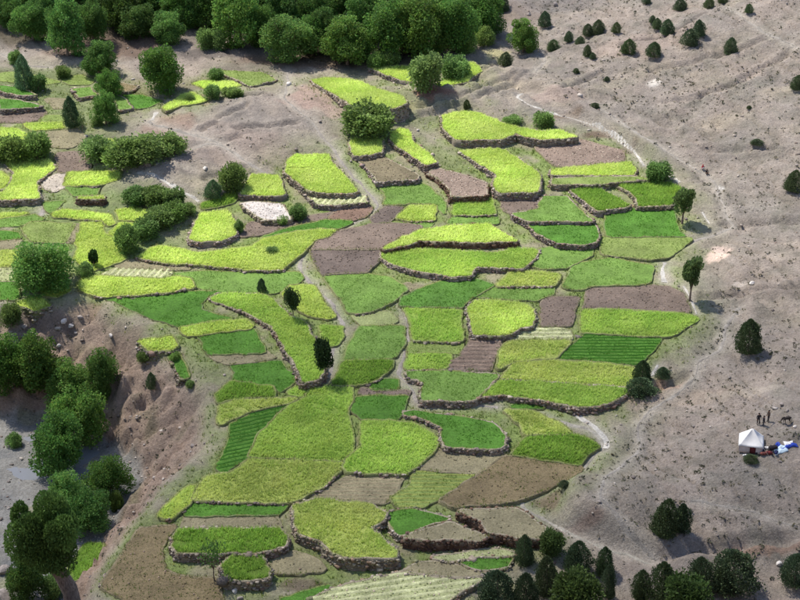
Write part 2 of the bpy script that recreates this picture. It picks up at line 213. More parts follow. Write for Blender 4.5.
# ---------------------------------------------------------------- the fields: kind | lift above the slope (m) | outline in the photograph | label
FIELDS = '''
G|1.2|0,85 15,86.5 30,92.5 36,95 22,95 0,91|grass green strip field under the trees at the far upper left edge
G|1.2|0,98.5 19,100 44,106.5 20,108 0,109|green strip field below the dark stone wall at the far upper left edge
S|.4|46,98.5 69,99 70,108 56,108|small tan fallow plot at the wall end beside the dark cone shaped tree
B|.4|0,110.5 45,110 45,117 27,122 15,122 0,122|brown fallow plot at the left edge above two yellow green crop plots
O|.3|46,115 64,115 64,121 40,121|small olive grass plot left of the dark cone shaped tree
Y|.4|24,123 62,122 64,128 32,130|thin yellow green crop plot left of the leaning dark tree, upper left
Y|.4|0,127 16,128 27,134 22,140 0,141|yellow green crop plot cut by left edge above the grey green bushes
Y|.3|88,140.5 111,139 114,142 98,146|tiny yellow green plot among the shrubs at the upper left
Y|.8|5,163 50,159 54,168 36,183 39,198 0,200 0,193 9,187 15,172|large yellow green crop field at left edge beside the pale bare track
Y|.4|0,171 9,177 9,184 0,190|small yellow green plot inside a curved wall at the left edge
B|.4|57,153 88,151 90,169 60,172|brown plot flecked with pale clods behind the left valley crop fields
W|.1|40,182 57,174 66,174 63,187 55,191 46,188|pale bare trodden earth between two yellow green fields on the left
Y|.5|68,172 120,171 118,179 96,185 64,185|wide yellow green crop field below the flecked brown plot, left valley
D|.3|65,187 99,187 97,195 75,195|narrow blue green plot between yellow green field and long mud wall
Y|1.5|78,196.5 103,196 104,199 78,199|thin yellow green strip on top of the long brown mud wall
D|.3|44,202 64,201 52,212 45,208|small grass triangle beside the footpath at the mud wall's left end
Y|.6|52,213 63,209 111,214 115,223 108,226 103,220 53,216|thin curved yellow green strip above the gridded olive field
Y|.4|0,213 27,212 28,214 0,218|sliver of yellow green crop at the left edge above a blue green plot
D|.4|0,219 33,215 45,218 20,225 0,226|blue green wedge plot at the left edge left of the gridded olive field
O|.5|22,228 31,222 74,223.5 65,242 34,241|olive green field marked in a faint grid behind the big round tree
S|.5|75,224 79,224 72,242 66,242|narrow grey strip along the right side of the gridded olive field
Y|.5|81,222 103,222 103,233 119,239 121,253 128,258 110,265 93,270 80,262 74,258 79,249 75,238|irregular yellow green crop field around the small two balled tree
Y|.6|117,210 133,206 155,213 149,220 119,220|yellow green plot below the shaded mud terrace, left of the dark hedge
Y|.5|109,234 119,222 138,223 139,234 122,238|yellow green plot left of the round bush at the hedge end
G|.4|0,231 19,232 20,238 0,240|small green plot at left edge below a dark bank, left of the olive field
S|.4|0,241 20,240 21,248 0,248|speckled stubble strip at left edge behind the big round tree
P|.4|0,250 28,250 22,260 20,266 0,266|pale yellow ripe plot at left edge beside the big round tree
T|.4|0,267 20,267 17,280 0,280|whitish stubble plot at left edge beside the big round tree
G|.4|0,281 17,281 18,298 0,299|green plot at left edge under the whitish stubble plot
Y|.5|43,295 45,287 69,287 70,290 57,296|small yellow green plot at the foot of the big round tree
Y|.4|18,302 30,297 44,299 50,305 35,310|small yellow green plot above the rocky knoll, left edge
Y|.7|80,283 86,276 100,276 165,279 178,276 191,279 195,287 163,292 100,296 88,292 82,289|long yellow green field below the cream striped plots, left centre
Tr70|.4|103,274 115,268 170,270 172,273 164,278 103,275|row of cream striped seed plots above a long yellow green field
S|.4|116,265 131,259 184,264 190,269 170,269.5 118,267|grey olive fallow strip above the cream striped seed plots
Y|.7|136,257 157,245 180,249 200,253 252,246 265,238 292,232 320,229 336,229.5 330,235 315,240 296,257 281,269 245,269 200,264 165,262|long bright yellow green field winding left of the footpath, image centre left
G|.5|264,236 300,225 326,220 352,221 338,228 320,228 292,231 266,237|thin green strip along the upper edge of the winding yellow field
D|.4|172,273 200,271 245,272 298,272 303,278 292,287 270,293 240,292 206,290 195,286 188,277|patchy light green field crossed by thin ditches below the winding field
G|.5|106,297 195,291 218,291 205,298 200,303 201,309 218,315 234,318 180,326 150,316 128,306|wide vivid green field above the brown river bluff
L|.95|209,298 219,294 255,293 266,295 284,309 288,316 300,320 307,325 317,347 325,368 318,380 303,382 300,372 295,360 285,350 272,325 246,312 219,302|long curved yellow green field on a high stone wall left of the dark tall tree
Y|.6|181,327 222,320 247,319.5 253,325 250,328 189,335 184,332|thin yellow strip below the long curved wall, above a green plot
G|.5|200,334 253,329 256,333 262,345 264,352 209,353 205,346|deep green plot below the thin yellow strip near the bluff edge
S|.3|211,355 265,351.5 274,358 231,364 217,359|grey green weedy strip between two deep green plots near the bluff
G|.4|232,365 280,361 285,370 293,373 293,383 280,392 274,386 235,380 236,372|deep green plot below the grey weedy strip near the bluff
YG|.6|216,394 232,381 271,387 275,391 274,396 235,398 220,402|olive yellow crop plot on the bluff edge below a deep green plot
P|.6|220,405 235,399 274,398 298,398 286,403 254,409 233,418 222,423 218,421|pale ripening crop strip curving above the combed green field
L|.4|288,391 301,384 312,384 320,386 308,395 289,394|tiny yellow green plot left of the foot of the tall dark tree
Gr20|.5|232,423 258,410 286,404 278,413 263,430 256,442 247,457 224,470 217,467 224,455 229,445 231,430|dark green field combed with fine rows above the bluff
L|.6|249,456 254,446 262,432 278,415 290,405 304,398 312,388 330,386 352,387 352,400 346,414 350,425 352,440 351,453 341,460 310,458|big leafy yellow green field below the tall dark tree, left of the stony gully
YG|.6|344,361 393,359.5 392,367 380,377 361,384.5 335,384 333,383|yellow green plot right of the tall dark tree's foot
D|.5|350,344 361,326 403,326 404,345 393,357.5 346,360 348,350|mid green speckled field right of the tall dark tree's crown
G|.4|368,383 375,379 398,379 398,388.5 374,389|small vivid green plot above a tan strip left of the winding path
B|.3|361,387 371,390 408,391 407,394.5 359,394.5|tan bare strip between two vivid green plots left of the winding path
G|.5|357,396 407,396 404,409 394,419 365,419 351,409|vivid green field below the tan strip left of the winding path
L|.7|362,420.5 361,426 362,445 347,459 345,466 349,471 404,473 417,466 435,450 437,440 426,430 414,424 390,421|big yellow green field right of the stony gully, centre foreground
Sr0|.4|303,496 335,483 357,473 404,475 395,495 383,502 362,502 332,498|grey brown furrowed fallow field below the big field by the stony gully
P|.7|194,499 199,487 205,478 214,474 229,474 250,459 310,460.5 342,462 340,469 322,485 302,496 290,501 240,501|wide olive yellow field above the dark green strip, lower left
Y|.7|159,515 166,505 190,485 196,486 194,497 184,506 172,518|narrow yellow green wedge on the bluff edge, lower left
G|.5|185,505 194,502 240,503 286,505 278,514 188,514.5|long dark green strip below the wide olive yellow field
S|.4|187,516 277,516.5 280,526 183,526|grey fallow strip behind the bright tall crop strip, lower left
YG|1.5|173,537 180,529 279,528 287,538 285,546 255,552 178,552 174,545|bright green tall crop strip behind the thin bare tree, lower left
S2|.3|102,585 140,528 175,525 166,535 160,550 163,570 180,577 215,580 222,602 140,606|olive brown fallow field at the bottom left beside the river bluff
YG|1.7|223,566 231,556 260,556 270,569 268,577 243,580 225,578|small square of bright green crop on a stone wall at the bottom left
S|.5|271,556 294,551 319,561 324,569 300,572 274,571|small grey fallow plot under the curved stone wall, bottom centre left
P|1.6|294,505 315,499 350,502 373,505 386,513 383,519 370,527 398,552 396,557 346,557 336,552 320,540 297,533 295,515|large ripening yellow field on a tall brown wall, bottom centre
G|.9|386,513 413,508 450,518.5 425,526.5 400,534.5 394,529|dark green plot with a stone wall on its left, bottom centre
S|1.9|403,536.5 426,529 452,522 485,536 482,540 445,539 425,539|tan fallow wedge above the bare brown earth face, bottom centre
Or0|.5|408,486 417,471 474,475 465,484 440,496 424,505 398,505 393,498|olive green plot with lines of rows between two fallow fields, lower centre
S|.5|418,468 442,447.5 507,449.5 505,453 477,473 435,470|grey bare fallow field just below the walled deep green field
G|.9|404,413 414,410 474,419 494,423 505,434 505,445 495,448.5 446,446 441,427 424,418|deep green field enclosed by a curving stone wall, lower centre
S2|.7|440,499 478,476 505,456.5 540,460 582,467 570,477 540,490 515,500 480,504 455,505|brown green fallow field left of the lower right footpath
YG|.7|512,454 526,437 547,433.5 571,434 593,441 598,446 586,455 580,464 545,459|bright yellow green field inside the bend of the pale water channel
P|.7|505,409 533,411 556,422 571,432.5 525,434 520,423|pale green crop wedge above the field inside the channel's bend
G|.3|510,406 517,404 544,405 545,408|dark green sliver below the high wall left of the pale channel
P|.7|500,379 515,361 555,361 600,362.5 635,368 634,377 628,386 600,385 560,382|pale ripening field beside the two junipers at the hillside's foot
L|1.05|482,396 498,380 560,383 628,388 626,394 605,404 580,407 550,401 500,394|yellow green field on a dark wall above the pale water channel
Gr0|.5|557,357 579,340 586,334 600,333.5 661,337 650,352 636,364 600,360.5|dark green field combed with level rows at the hillside's foot, right
L|.6|582,311 600,309 681,313 697,318 692,323 675,333 661,336 600,332.5 582,332|olive yellow field below the brown field, its point touching the right hillside
B|.5|588,286 600,285 669,286 682,294 689,311 680,312 600,308 585,308|brown ploughed field with pale clods by the lone tree with bare trunk
D|.6|574,264 599,259 610,258 652,265 648,283.5 600,285 590,285 584,288 563,287|plain grass green field left of the pale stone steps, right centre
O|.7|600,240 603,237 675,237 692,238 679,248 666,257 650,259 602,253|olive green field below the vivid dark green one, right
G|.7|605,211 634,208.5 670,206 674,215 680,232 685,236 606,236 606,222|vivid dark green field left of the leafy tree at hillside's foot
YG|.9|613,183 650,180 670,184 682,188 671,205 638,206.5 636,196 624,188|bright green field below the leafy bush at hillside's foot, upper right
O|1.3|552,178 600,176.5 640,176.5 650,179 612,182 603,184 553,184|thin olive strip on top of the dark shaded wall, upper right
Y|.8|551,169 620,163 629,162 636,170 634,175 600,175.5 552,175|thin bright yellow strip under the clod strewn brown field, upper right
B2|.6|532,141 578,138.5 604,146 622,150 624,161 560,166 552,162 539,151|brown field strewn with pale clods at the terraces' upper right corner
Y|1.8|442,116 460,111 481,113 503,123 520,128 540,131 560,129.5 578,137 540,139.5 530,138 516,133 505,138 500,139 456,140 443,128|bright yellow green topmost field with a pointed right end, on a dark wall
Y|1.4|459,151 487,148 505,150 520,160 541,175 540,184 537,192 500,192.5 496,190 493,182 497,174 481,165|bright yellow field narrowing below the dark wall of the topmost field
B|.5|500,194.5 538,193.5 537,209 513,213 505,210|small square brown plot below the narrowing yellow field
D|1.2|543,196 567,196 580,210 593,221 527,220.5 512,213.5 538,209|pale streaked green plot right of the small square brown plot
G|1.2|527,222 593,222 599,233 596,242 584,244 558,243 537,233|vivid green plot on a curving dark stone wall, centre right
YG|1.1|570,190 580,188 596,188 616,197 630,205 620,208 605,210 598,210|bright green plot between two short diagonal stone walls, upper right
D|.6|531,265 540,249 558,245.5 591,245.5 590,256 567,267 545,268|plain mid green plot just below the vivid green plot on curved wall
Y|1.1|383,249 400,238 420,230 452,225 490,224 499,230 518,241 472,242 418,240.5 408,245|pale yellow crop field on a long low brown bank, centre
L|.8|382,258 383,250 408,249.5 450,250 490,253 520,248.5 538,250 536,258 522,268 515,268 476,266 470,275 450,276 420,271 398,266|long yellow green field directly below the long low brown bank
P|.7|497,285 512,272 538,271.5 560,274 558,279 553,285 525,285.5|pale yellow green plot right of the short curved wall, centre right
D|.5|475,296 490,289 497,286.5 553,287 553,294 536,299.5 500,298|mid green strip above the bright square yellow green field
D2|.6|400,304 403,296 424,288 450,278 472,278 493,284.5 484,290 472,297 461,307 449,307 402,305.5|dark green sloping field left of a mid green strip, image centre
L|.6|404,307.5 450,308.5 461,310 460,317 462,340 451,341 413,339 411,318|yellow green field right of the winding path, fading green at right
O|.4|412,342 462,342 460,352.5 450,352.5 409,351|olive green strip below the field right of the winding path
L|.6|409,353 450,354 450,361 444,368 409,369 406,366|small yellow green plot left of the brown stepped furrows
D|.8|406,371 450,371 498,374 499,376 474,400 421,400 424,383 417,379 410,379|green field below the brown stepped furrows, right of winding path
Br0|.5|472,336 504,337 494,357 490,370 452,369 449,363 462,356|brown plot of stepped furrows below the bright square yellow green field
P|.7|497,366 500,352 508,340.5 571,340.5 566,346 556,357 515,360 500,368|pale olive crop plot right of the brown stepped furrows
Tr0|.5|508,338 513,328 570,330 572,339 509,340|pale stubble strip laid in rows below the small brown square
Y|.76|468,308 475,300 490,299.5 528,304 533,309 533,326 520,327 508,335 474,335 471,321|bright square yellow green field right of a curved grey wall, centre
B|.5|545,297 578,297 574,310 570,325 543,325 543,305|small brown square plot between two stone edged paths, right centre
D|.6|324,276 365,274 386,276 408,289 396,298 390,303 373,310 357,313 350,311 342,298|grass green speckled field below the dark brown ploughed field, centre
S|.3|405,283 424,287 409,291|tiny tan triangle plot at the tip of the grass green speckled field
T2|.4|352,315 372,312 388,311 397,320 390,324 363,325|pale olive plot flecked with cream at the path's crossing, centre
Y|.6|283,293 290,285 312,285 325,303 334,316 328,318 312,315 300,309|small yellow field behind the small tree with bare trunk
L|.5|320,325 343,326 342,335 337,344 327,345 323,336|small yellow patch behind the crown of the tall dark tree
B3|.6|312,249.5 380,249.5 378,259 366,272 324,273 316,263|dark brown ploughed field right of the footpath, image centre
B|.6|317,241 337,232 372,224 403,224 420,226 421,230 384,245 380,248.5 313,248.5|lighter brown ploughed field with cream scratches, above the dark brown one
B4|.4|344,205.5 369,205 372,208 364,216 352,220 329,218 338,211|reddish brown ploughed plot below the cream strip, left of footpath
B3|.5|372,217 386,206 404,207 396,217 388,222 375,223|small dark brown plot right of the footpath's bend
B|.3|240,236 250,222 280,221 330,213 336,211 322,219 300,223 265,233|long brown wedge below the white salty plot, centre left
W2|.9|241,203 251,201.5 281,204 290,215 290,219.5 263,219.5 258,216 246,208|white salt crusted plot between yellow green fields, centre left
Y|.8|190,240 196,222 202,212 227,209.5 236,222 236,234 222,240 200,242|bright yellow green field with tapered left side, left of white plot
Y|.9|240,194 251,174 278,175 285,194 281,196 241,195|bright yellow green field on a low wall above the white salty plot
YG|.5|203,203 221,197 243,186 240,194 234,202 219,206 203,208.5|thin bright green strip at the foot of the two dark bushes
Y|1.5|285,172 289,159 296,154 328,154.5 333,163 345,175 357,190 352,193 318,192 308,190 300,184 290,176|large bright yellow green field on a curved stone wall left of footpath
Tr70|.9|306,194.5 355,194.5 364,195.5 368,202 330,205 316,203|cream stubble strip along the lower edge of a large yellow field
Y|.9|350,139 382,138 382,152 370,155 355,155 351,151|small square bright yellow field just below the round bush, top centre
B5|.8|356,156 382,155 390,160 418,175 418,179 378,181 374,176 365,166|olive brown ploughed field below the small square yellow field
Y|1.1|390,140 392,132 400,128 408,130 413,141 430,154 436,162 426,165 414,157 402,149|curved yellow green strip right of the olive brown ploughed field
D|.5|379,184 418,181.5 430,188 444,202 445,214 437,206 432,203 409,203 400,204 384,204 388,196|green plot streaked with white below the olive brown ploughed field
Y|.6|396,218 409,205 435,205 434,220 409,220|small bright yellow plot below the white streaked green plot
D|.4|392,222 434,221.5 430,227 405,224|thin green strip below the small bright yellow plot, centre
B2|1.4|427,173 437,168 463,174 487,183 486,195 452,196.5 451,190 440,179|pale brown ploughed plot with an earthen side wall, upper centre
L|.7|452,212 455,198.5 491,198.5 496,214 475,215 454,214|yellow green plot below the pale brown ploughed plot, upper centre
D|.5|448,222 456,215.5 497,216 498,223 452,223.5|mid green strip above the pale yellow field on a low brown bank
Y|1.5|311,80 325,78 343,78.5 361,81 370,86 403,97 406,103 395,108 355,108 345,100 328,91|bright yellow green field above the round bush, below the forest
Y|1.5|370,68 376,66 400,66 412,66 412,82 400,80 385,74|bright yellow green field at forest edge left of the tall green thicket
Y|.8|450,62 475,62 482,70 466,82 440,87 437,84 457,77 462,72|bright yellow green field right of the tall green thicket, by forest
Y|.6|192,83.5 201,81 234,81 240,85 228,90 210,90|bright yellow plot below the forest at upper left, behind low shrubs
Y|.6|163,107 183,94 193,92 207,100 198,103 180,105 168,110|bright yellow wedge plot right of the large solitary dark tree
G|.4|123,94 142,95 162,101 148,107 136,108|green plot in front of the large solitary dark tree, upper left
Tr12|1.0|305,603 340,586 361,580.5 400,572.5 448,578 480,577.5 488,576 470,586 445,603|cream straw coloured field along the bottom edge
S|.8|401,571.5 420,562 440,561.5 485,570 484,575 455,577|tan strip within the straw coloured fields near bottom junipers
G|.8|457,562 485,556 513,557.5 507,567 482,569|short green strip left of the pointed bottom juniper
T|.8|432,557 476,549.5 500,549 515,553 512,556 480,556 455,561|whitish straw strip below the bare brown earth face, bottom centre
G|.6|280,600 310,590 330,586 326,592 303,603|bright green sliver left of the straw field at the bottom edge
S|2.0|459,510 516,508.5 546,528 540,538 518,536 489,531 481,521 465,513|grey tan fallow field above the reddish earth face, beside the footpath
YG|.6|70,568 85,543 102,544 100,558 85,575 75,580|bright green patch right of the big foreground juniper's trunk
Y|.6|138,340 170,336 177,345 172,349 150,349|small yellow green patch isolated on the brown bluff
O|.3|0,73 18,71 40,77 60,82 40,85 15,82 0,80|rough grassy strip above the topmost left edge green field
O|.3|62,79 80,75 94,80 90,84 70,84|small rough grass plot below the round solitary tree, upper left
D|.9|72,89 90,87 96,95 80,97|small green plot on a low wall left of the tree pair, upper left
S|.3|46,132 78,129 86,140 70,147 52,146|grey green trampled plot right of the left edge bush group
D|.3|0,143 20,143 18,151 0,154|green plot at left edge just above the large yellow green field's bushes
D|.8|112,93 124,98 132,108 120,110|narrow green plot left of the green one before the large solitary tree
S2|.9|100,84 118,82 138,86 130,91 112,91|brown weedy terrace in the shade left of the large solitary tree
O|.8|215,70 262,72 276,80 250,86 238,80|dull grassy terrace below the forest, left of the upper footpath
G|.3|168,351 177,351 190,377 182,377|grassy green chute running down the brown bluff
'''
PAL = {  # surface colour of the field floor, crop colours (a, b), crop height (m), tufts per square metre
 'Y': ((150, 168, 70), (230, 241, 150), (204, 225, 116), .40, 26), 'L': ((136, 162, 72), (202, 222, 120), (174, 206, 98), .40, 26),
 'P': ((156, 168, 88), (214, 220, 134), (184, 204, 106), .38, 26), 'YG': ((100, 124, 50), (170, 200, 94), (138, 176, 72), .48, 26),
 'G': ((84, 126, 48), (100, 148, 52), (76, 126, 40), .18, 9), 'D': ((112, 142, 68), (122, 156, 66), (98, 138, 52), .17, 8),
 'D2': ((92, 132, 56), (108, 150, 58), (84, 128, 44), .2, 9), 'O': ((130, 146, 80), (140, 162, 78), (116, 144, 62), .17, 8),
 'S': ((142, 134, 106), (126, 140, 84), (150, 150, 106), .12, 1.5), 'S2': ((128, 114, 86), (118, 134, 70), (108, 124, 64), .16, 6),
 'B': ((128, 113, 101), (150, 142, 104), (158, 144, 118), .1, .5), 'B2': ((146, 128, 114), (200, 184, 158), (190, 172, 146), .1, .8),
 'B3': ((110, 98, 90), (120, 112, 86), (120, 112, 86), .1, .3), 'B4': ((134, 110, 95), (140, 132, 96), (140, 124, 96), .1, .4),
 'B5': ((126, 116, 92), (124, 134, 76), (130, 132, 84), .12, 1.4), 'T': ((164, 168, 122), (196, 202, 148), (150, 164, 98), .16, 6),
 'T2': ((150, 158, 106), (218, 218, 178), (150, 170, 96), .14, 4), 'W': ((196, 184, 168), (200, 190, 170), (190, 180, 150), .1, .2),
 'W2': ((204, 195, 186), (206, 198, 186), (200, 192, 154), .12, .6)}
KNAME = {'Y': 'crop_field', 'L': 'crop_field', 'P': 'crop_field', 'YG': 'crop_field', 'G': 'green_field', 'D': 'green_field', 'D2': 'green_field', 'O': 'green_field',
         'S': 'fallow_field', 'S2': 'fallow_field', 'T': 'stubble_field', 'T2': 'stubble_field', 'W': 'bare_plot', 'W2': 'bare_plot'}
TALL = ('Y', 'L', 'P', 'YG')
def parse(s):
    return np.array([[float(a) for a in q.split(',')] for q in s.split()])
def densify(P, step):
    out = []
    for i in range(len(P)):
        a = P[i]; b = P[(i + 1) % len(P)]; n = max(1, int(math.hypot(*(b - a)) / step))
        for k in range(n): out.append(a + (b - a) * k / n)
    return np.array(out)
def chaikin(P):
    Q = []
    for i in range(len(P)):
        a = P[i]; b = P[(i + 1) % len(P)]; Q += [a * .95 + b * .05, a * .05 + b * .95]
    return np.array(Q)
def area2(P): x, y = P[:, 0], P[:, 1]; return 0.5 * np.sum(x * np.roll(y, -1) - np.roll(x, -1) * y)
FLD = []
_lines = [q.split('|') for q in FIELDS.strip().split('\n')]
_cent = []
for q in _lines:
    P = parse(q[2]); _cent.append(P.mean(0))
_cg, _ = ground(_cent)
for q, c in zip(_lines, _cg):
    kind = q[0]; ang = None
    if 'r' in kind: kind, a = kind.split('r'); ang = float(a)
    P = parse(q[2]); lift = float(q[1])
    e = 3.0; gx = (base(c[0] + e, c[1]) - base(c[0] - e, c[1])) / (2 * e); gy = (base(c[0], c[1] + e) - base(c[0], c[1] - e)) / (2 * e)
    gx = (.3 if lift > .75 else .85) * float(np.clip(gx, -.3, .3)); gy = float(np.clip(gy, -.1, .35)); ww_ = on_fan(P); half = max((ww_[:, 1].max() - ww_[:, 1].min()) / 2, 1)
    gy *= max(.55, 1 - .45 / (.15 * half)) if lift > .75 else .93; zc = float(c[2]) + (lift * 0.62 if lift > .75 else .06 + 1.0 * max(lift - .4, 0))
    d = rays(chaikin(P)); t = (zc - CAM_Z - gx * c[0] - gy * c[1]) / (d[:, 2] - gx * d[:, 0] - gy * d[:, 1])
    W = (d * t[:, None])[:, :2]
    if area2(W) < 0: W = W[::-1]
    W = densify(W, 0.55)
    tn = np.roll(W, -1, 0) - np.roll(W, 1, 0); tn /= np.maximum(np.linalg.norm(tn, axis=1), 1e-6)[:, None]; N = np.stack([tn[:, 1], -tn[:, 0]], 1)
    W = W + N * ((.35 if lift < .75 else .25) + (fbm(W[:, 0] * .7, W[:, 1] * .7, 5, 3) - .5) * .7)[:, None]
    FLD.append(dict(kind=kind, ang=ang, lift=lift, W=W, N=N, c=c, g=(gx, gy), zc=zc, label=q[3]))
def fz(f, x, y): return f['zc'] + f['g'][0] * (x - f['c'][0]) + f['g'][1] * (y - f['c'][1])

# ---------------------------------------------------------------- terrain
def axis(lo, hi, st, far_lo, far_hi):
    a = list(np.arange(lo, hi + 1e-6, st)); s = st; v = hi
    while v < far_hi: s = min(s * 1.22, 160); v += s; a.append(v)
    s = st; v = lo; b = []
    while v > far_lo: s = min(s * 1.22, 160); v -= s; b.append(v)
    return np.array(b[::-1] + a)
XS = axis(-100, 104, 0.5, -3500, 3500); YS = axis(126, 340, 0.5, -1500, 5000)
GX, GY = np.meshgrid(XS, YS)
BZ = base(GX, GY)
dH, sH = pdist(HILL, GX, GY); dH = np.where(sH < 0, dH, -dH)
dB, sB = pdist(BANK, GX, GY); dB = np.where(sB > 0, dB, -dB)
bluff = sstep(0.5, 4, dB) * (1 - sstep(20, 27, dB)); riverbed = (1 - sstep(.25, 1.3, BZ - (-8.6 + .02 * (GY - 180)))) * (dB > 0); bluff = bluff * (1 - riverbed)
hillm = sstep(0, 5, dH)
inA = np.zeros(GX.shape, bool); cap = np.full(GX.shape, 1e9)
for f in FLD:
    x0, y0 = f['W'].min(0) - 1.5; x1, y1 = f['W'].max(0) + 1.5
    i0, i1 = np.searchsorted(XS, [x0, x1]); j0, j1 = np.searchsorted(YS, [y0, y1])
    sx = GX[j0:j1, i0:i1]; sy = GY[j0:j1, i0:i1]
    if sx.size == 0: continue
    pz = fz(f, sx, sy); m = inside(f['W'], sx, sy); e = inside(f['W'] + f['N'] * 0.75, sx, sy)
    cp = cap[j0:j1, i0:i1]; cp[e] = np.minimum(cp[e], (pz - .06)[e]); cp[m] = np.minimum(cp[m], (pz - .5)[m])
    inA[j0:j1, i0:i1] |= m
def blur(a, r):
    a = a.astype(float)
    for ax in (0, 1):
        for _ in range(2):
            c = np.cumsum(np.pad(a, [(r + 1, r) if k == ax else (0, 0) for k in (0, 1)], mode='edge'), axis=ax)
            n = a.shape[ax]; hi = np.take(c, np.arange(2 * r + 1, 2 * r + 1 + n), axis=ax); lo = np.take(c, np.arange(0, n), axis=ax)
            a = (hi - lo) / (2 * r + 1)
    return a
near = np.clip(blur(inA, 9) * 1.7, 0, 1)
_lv = inside(on_fan([(-40, 70), (110, 72), (135, 108), (95, 150), (70, 168), (125, 205), (190, 240), (120, 290), (80, 290), (40, 300), (-40, 300)]), GX, GY); near = np.maximum(near, blur(_lv, 4) * .85)
_mid = inside(on_fan([(300, 200), (440, 170), (640, 190), (690, 240), (690, 320), (610, 400), (590, 460), (440, 500), (200, 500), (230, 400), (200, 300)]), GX, GY); near = np.maximum(near, blur(_mid, 4) * .8)
relief = (fbm(GX / 17, GY / 17, 3, 3) - .5) * 2.6 + (fbm(GX / 5.0, GY / 5.0, 9, 3) - .5) * 0.9 + (fbm(GX / 1.3, GY / 1.3, 21, 3) - .5) * 0.34
rill = np.abs(fbm((GX + .5 * GY) / 3.2, (GY - .5 * GX) / 16, 31, 4) - .5) * 2
rock = np.abs(fbm(GX / 4.0, GY / 4.0, 41, 5) - .5) * 2
amt = np.clip(0.25 + 0.75 * (1 - near), 0, 1) * (1 - .75 * riverbed)
TZ = BZ + relief * amt * (0.55 + .35 * hillm) + bluff * ((rock - .3) * 3.4 + (rill - .3) * 1.8 + (fbm(GX / 1.5, GY / 1.5, 23, 3) - .5) * 1.8 + (np.abs(fbm(GX / 2.4, GY / 2.4, 26, 3) - .5) * 2 - .3) * 1.5) + (1 - near) * (1 - hillm) * (1 - riverbed) * (.5 - rill) * 1.2 - hillm * (1 - np.clip(rill * 6, 0, 1)) * 0.6 * (1 - near)
_oc = at_fan(468, 93); outc = np.exp(-((GX - _oc[0]) / 17) ** 2 - ((GY - _oc[1]) / 8) ** 2) * (1 - near); TZ += outc * ((np.abs(fbm((GX - 1.2 * GY) / 9, (GY + .5 * GX) / 3, 47, 4) - .5) * 2 - .25) * 2.6)
def world_line(s, hf=base): return ground(parse(s), hf)[0][:, :2]
CUTS = ['772,36 740,46 700,60 650,72', '800,45 740,80 700,98 665,104', '620,45 660,36 700,18', '600,10 640,20', '800,155 760,150 700,152', '800,222 760,224 725,226',
        '440,88 480,75 505,62', '420,108 455,98 490,86 520,72', '400,122 440,112 465,101', '220,118 250,105', '205,130 222,122', '150,95 190,100', '160,215 140,200', '232,100 262,96',
        '640,395 690,372', '660,560 720,545 800,535', '520,60 560,48 600,40', '690,300 760,290 800,285', '480,96 520,80 545,66', '560,90 600,75', '660,120 675,128', '672,118 690,128',
        '205,180 260,165', '180,150 240,140', '240,130 300,125', '110,430 140,400 170,380', '120,455 150,430 200,400', '130,490 160,470']
for q in CUTS:
    L = world_line(q); d, s = pdist(L, GX + (fbm(GX / 4, GY / 4, 77, 2) - .5) * 3, GY); TZ += -0.75 * np.exp(-(d / 0.6) ** 2) + .3 * np.exp(-((d - 1.3) / .8) ** 2)
PATHS = [('path', '288,72 287,88 283,98 300,112 313,122 319,133 336,151 342,163 357,180 375,200 378,205 368,216 345,226 325,235 311,243 302,255 299,266 304,275 315,287 334,305 338,317 344,323 341,334 335,345 331,366 329,378', 1.1, 0),
    ('path', '397,299 403,309 410,320 410,335 403,357 399,372 403,381 412,388 415,402 430,405 470,404 498,406', 1.2, 0),
    ('path', '535,411 565,424 587,428 601,437 602,446 593,453 586,467 577,473 545,489 524,499 522,505 537,516 555,526 575,537 600,546 625,554 650,563', 1.0, 1),
    ('path', '656,560 647,547 632,530 610,510 600,497 607,475 625,462 640,450 639,425 650,410 680,390 695,377 700,360 722,350 725,325 740,307', 0.9, 0),
    ('path', '600,108 640,135 667,152 702,172 716,182 720,197 725,210 729,220 735,226 712,236 695,241 682,246 668,254', 0.8, 0),
    ('path', '727,10 750,22 772,36 800,48', 0.9, 0), ('path', '540,52 545,62 535,72', 1.0, 0),
    ('path', '148,121 153,124 177,131 201,136 222,145 240,158 275,178', 1.2, 0), ('path', '222,145 208,142 180,154 137,172', 1.2, 0),
    ('water_channel', '523,93 517,97 530,105 550,113 570,117.5 590,123 605,130 617,138 630,147 637,156 645,166', 0.8, 1),
    ('water_channel', '664,173 672,177 680,182', 0.7, 1), ('water_channel', '703,212 711,224', .5, 1),
    ('water_channel', '572,408 577,414 584,420 593,426 601,433 606,440 604,448', 1.1, 1), ('water_channel', '664,262 664,272 665,282', 1.3, 1), ('water_channel', '683,286 690,296 697,314', .6, 1),
    ('water_channel', '137,172 160,178 175,188 188,194 199,201', 1.0, 1), ('water_channel', '156,112 152,120', 1.3, 1), ('water_channel', '659,365 652,376', .7, 1),
    ('path', '0,53 15,58 30,66 54,67', 1.6, 0), ('path', '40,196 44,205 42,213 36,217', 1.4, 0), ('path', '800,528 760,514 720,505 690,500', .7, 0)]
PL = []
for (nm, s, wd, pale) in PATHS:
    L = world_line(s); PL.append(L)
    d, _ = pdist(L, GX, GY); wgt = np.exp(-(d / (wd * .9)) ** 2)
    TZ = TZ + wgt * (BZ - .10 - TZ)
TZ = np.minimum(TZ, cap)
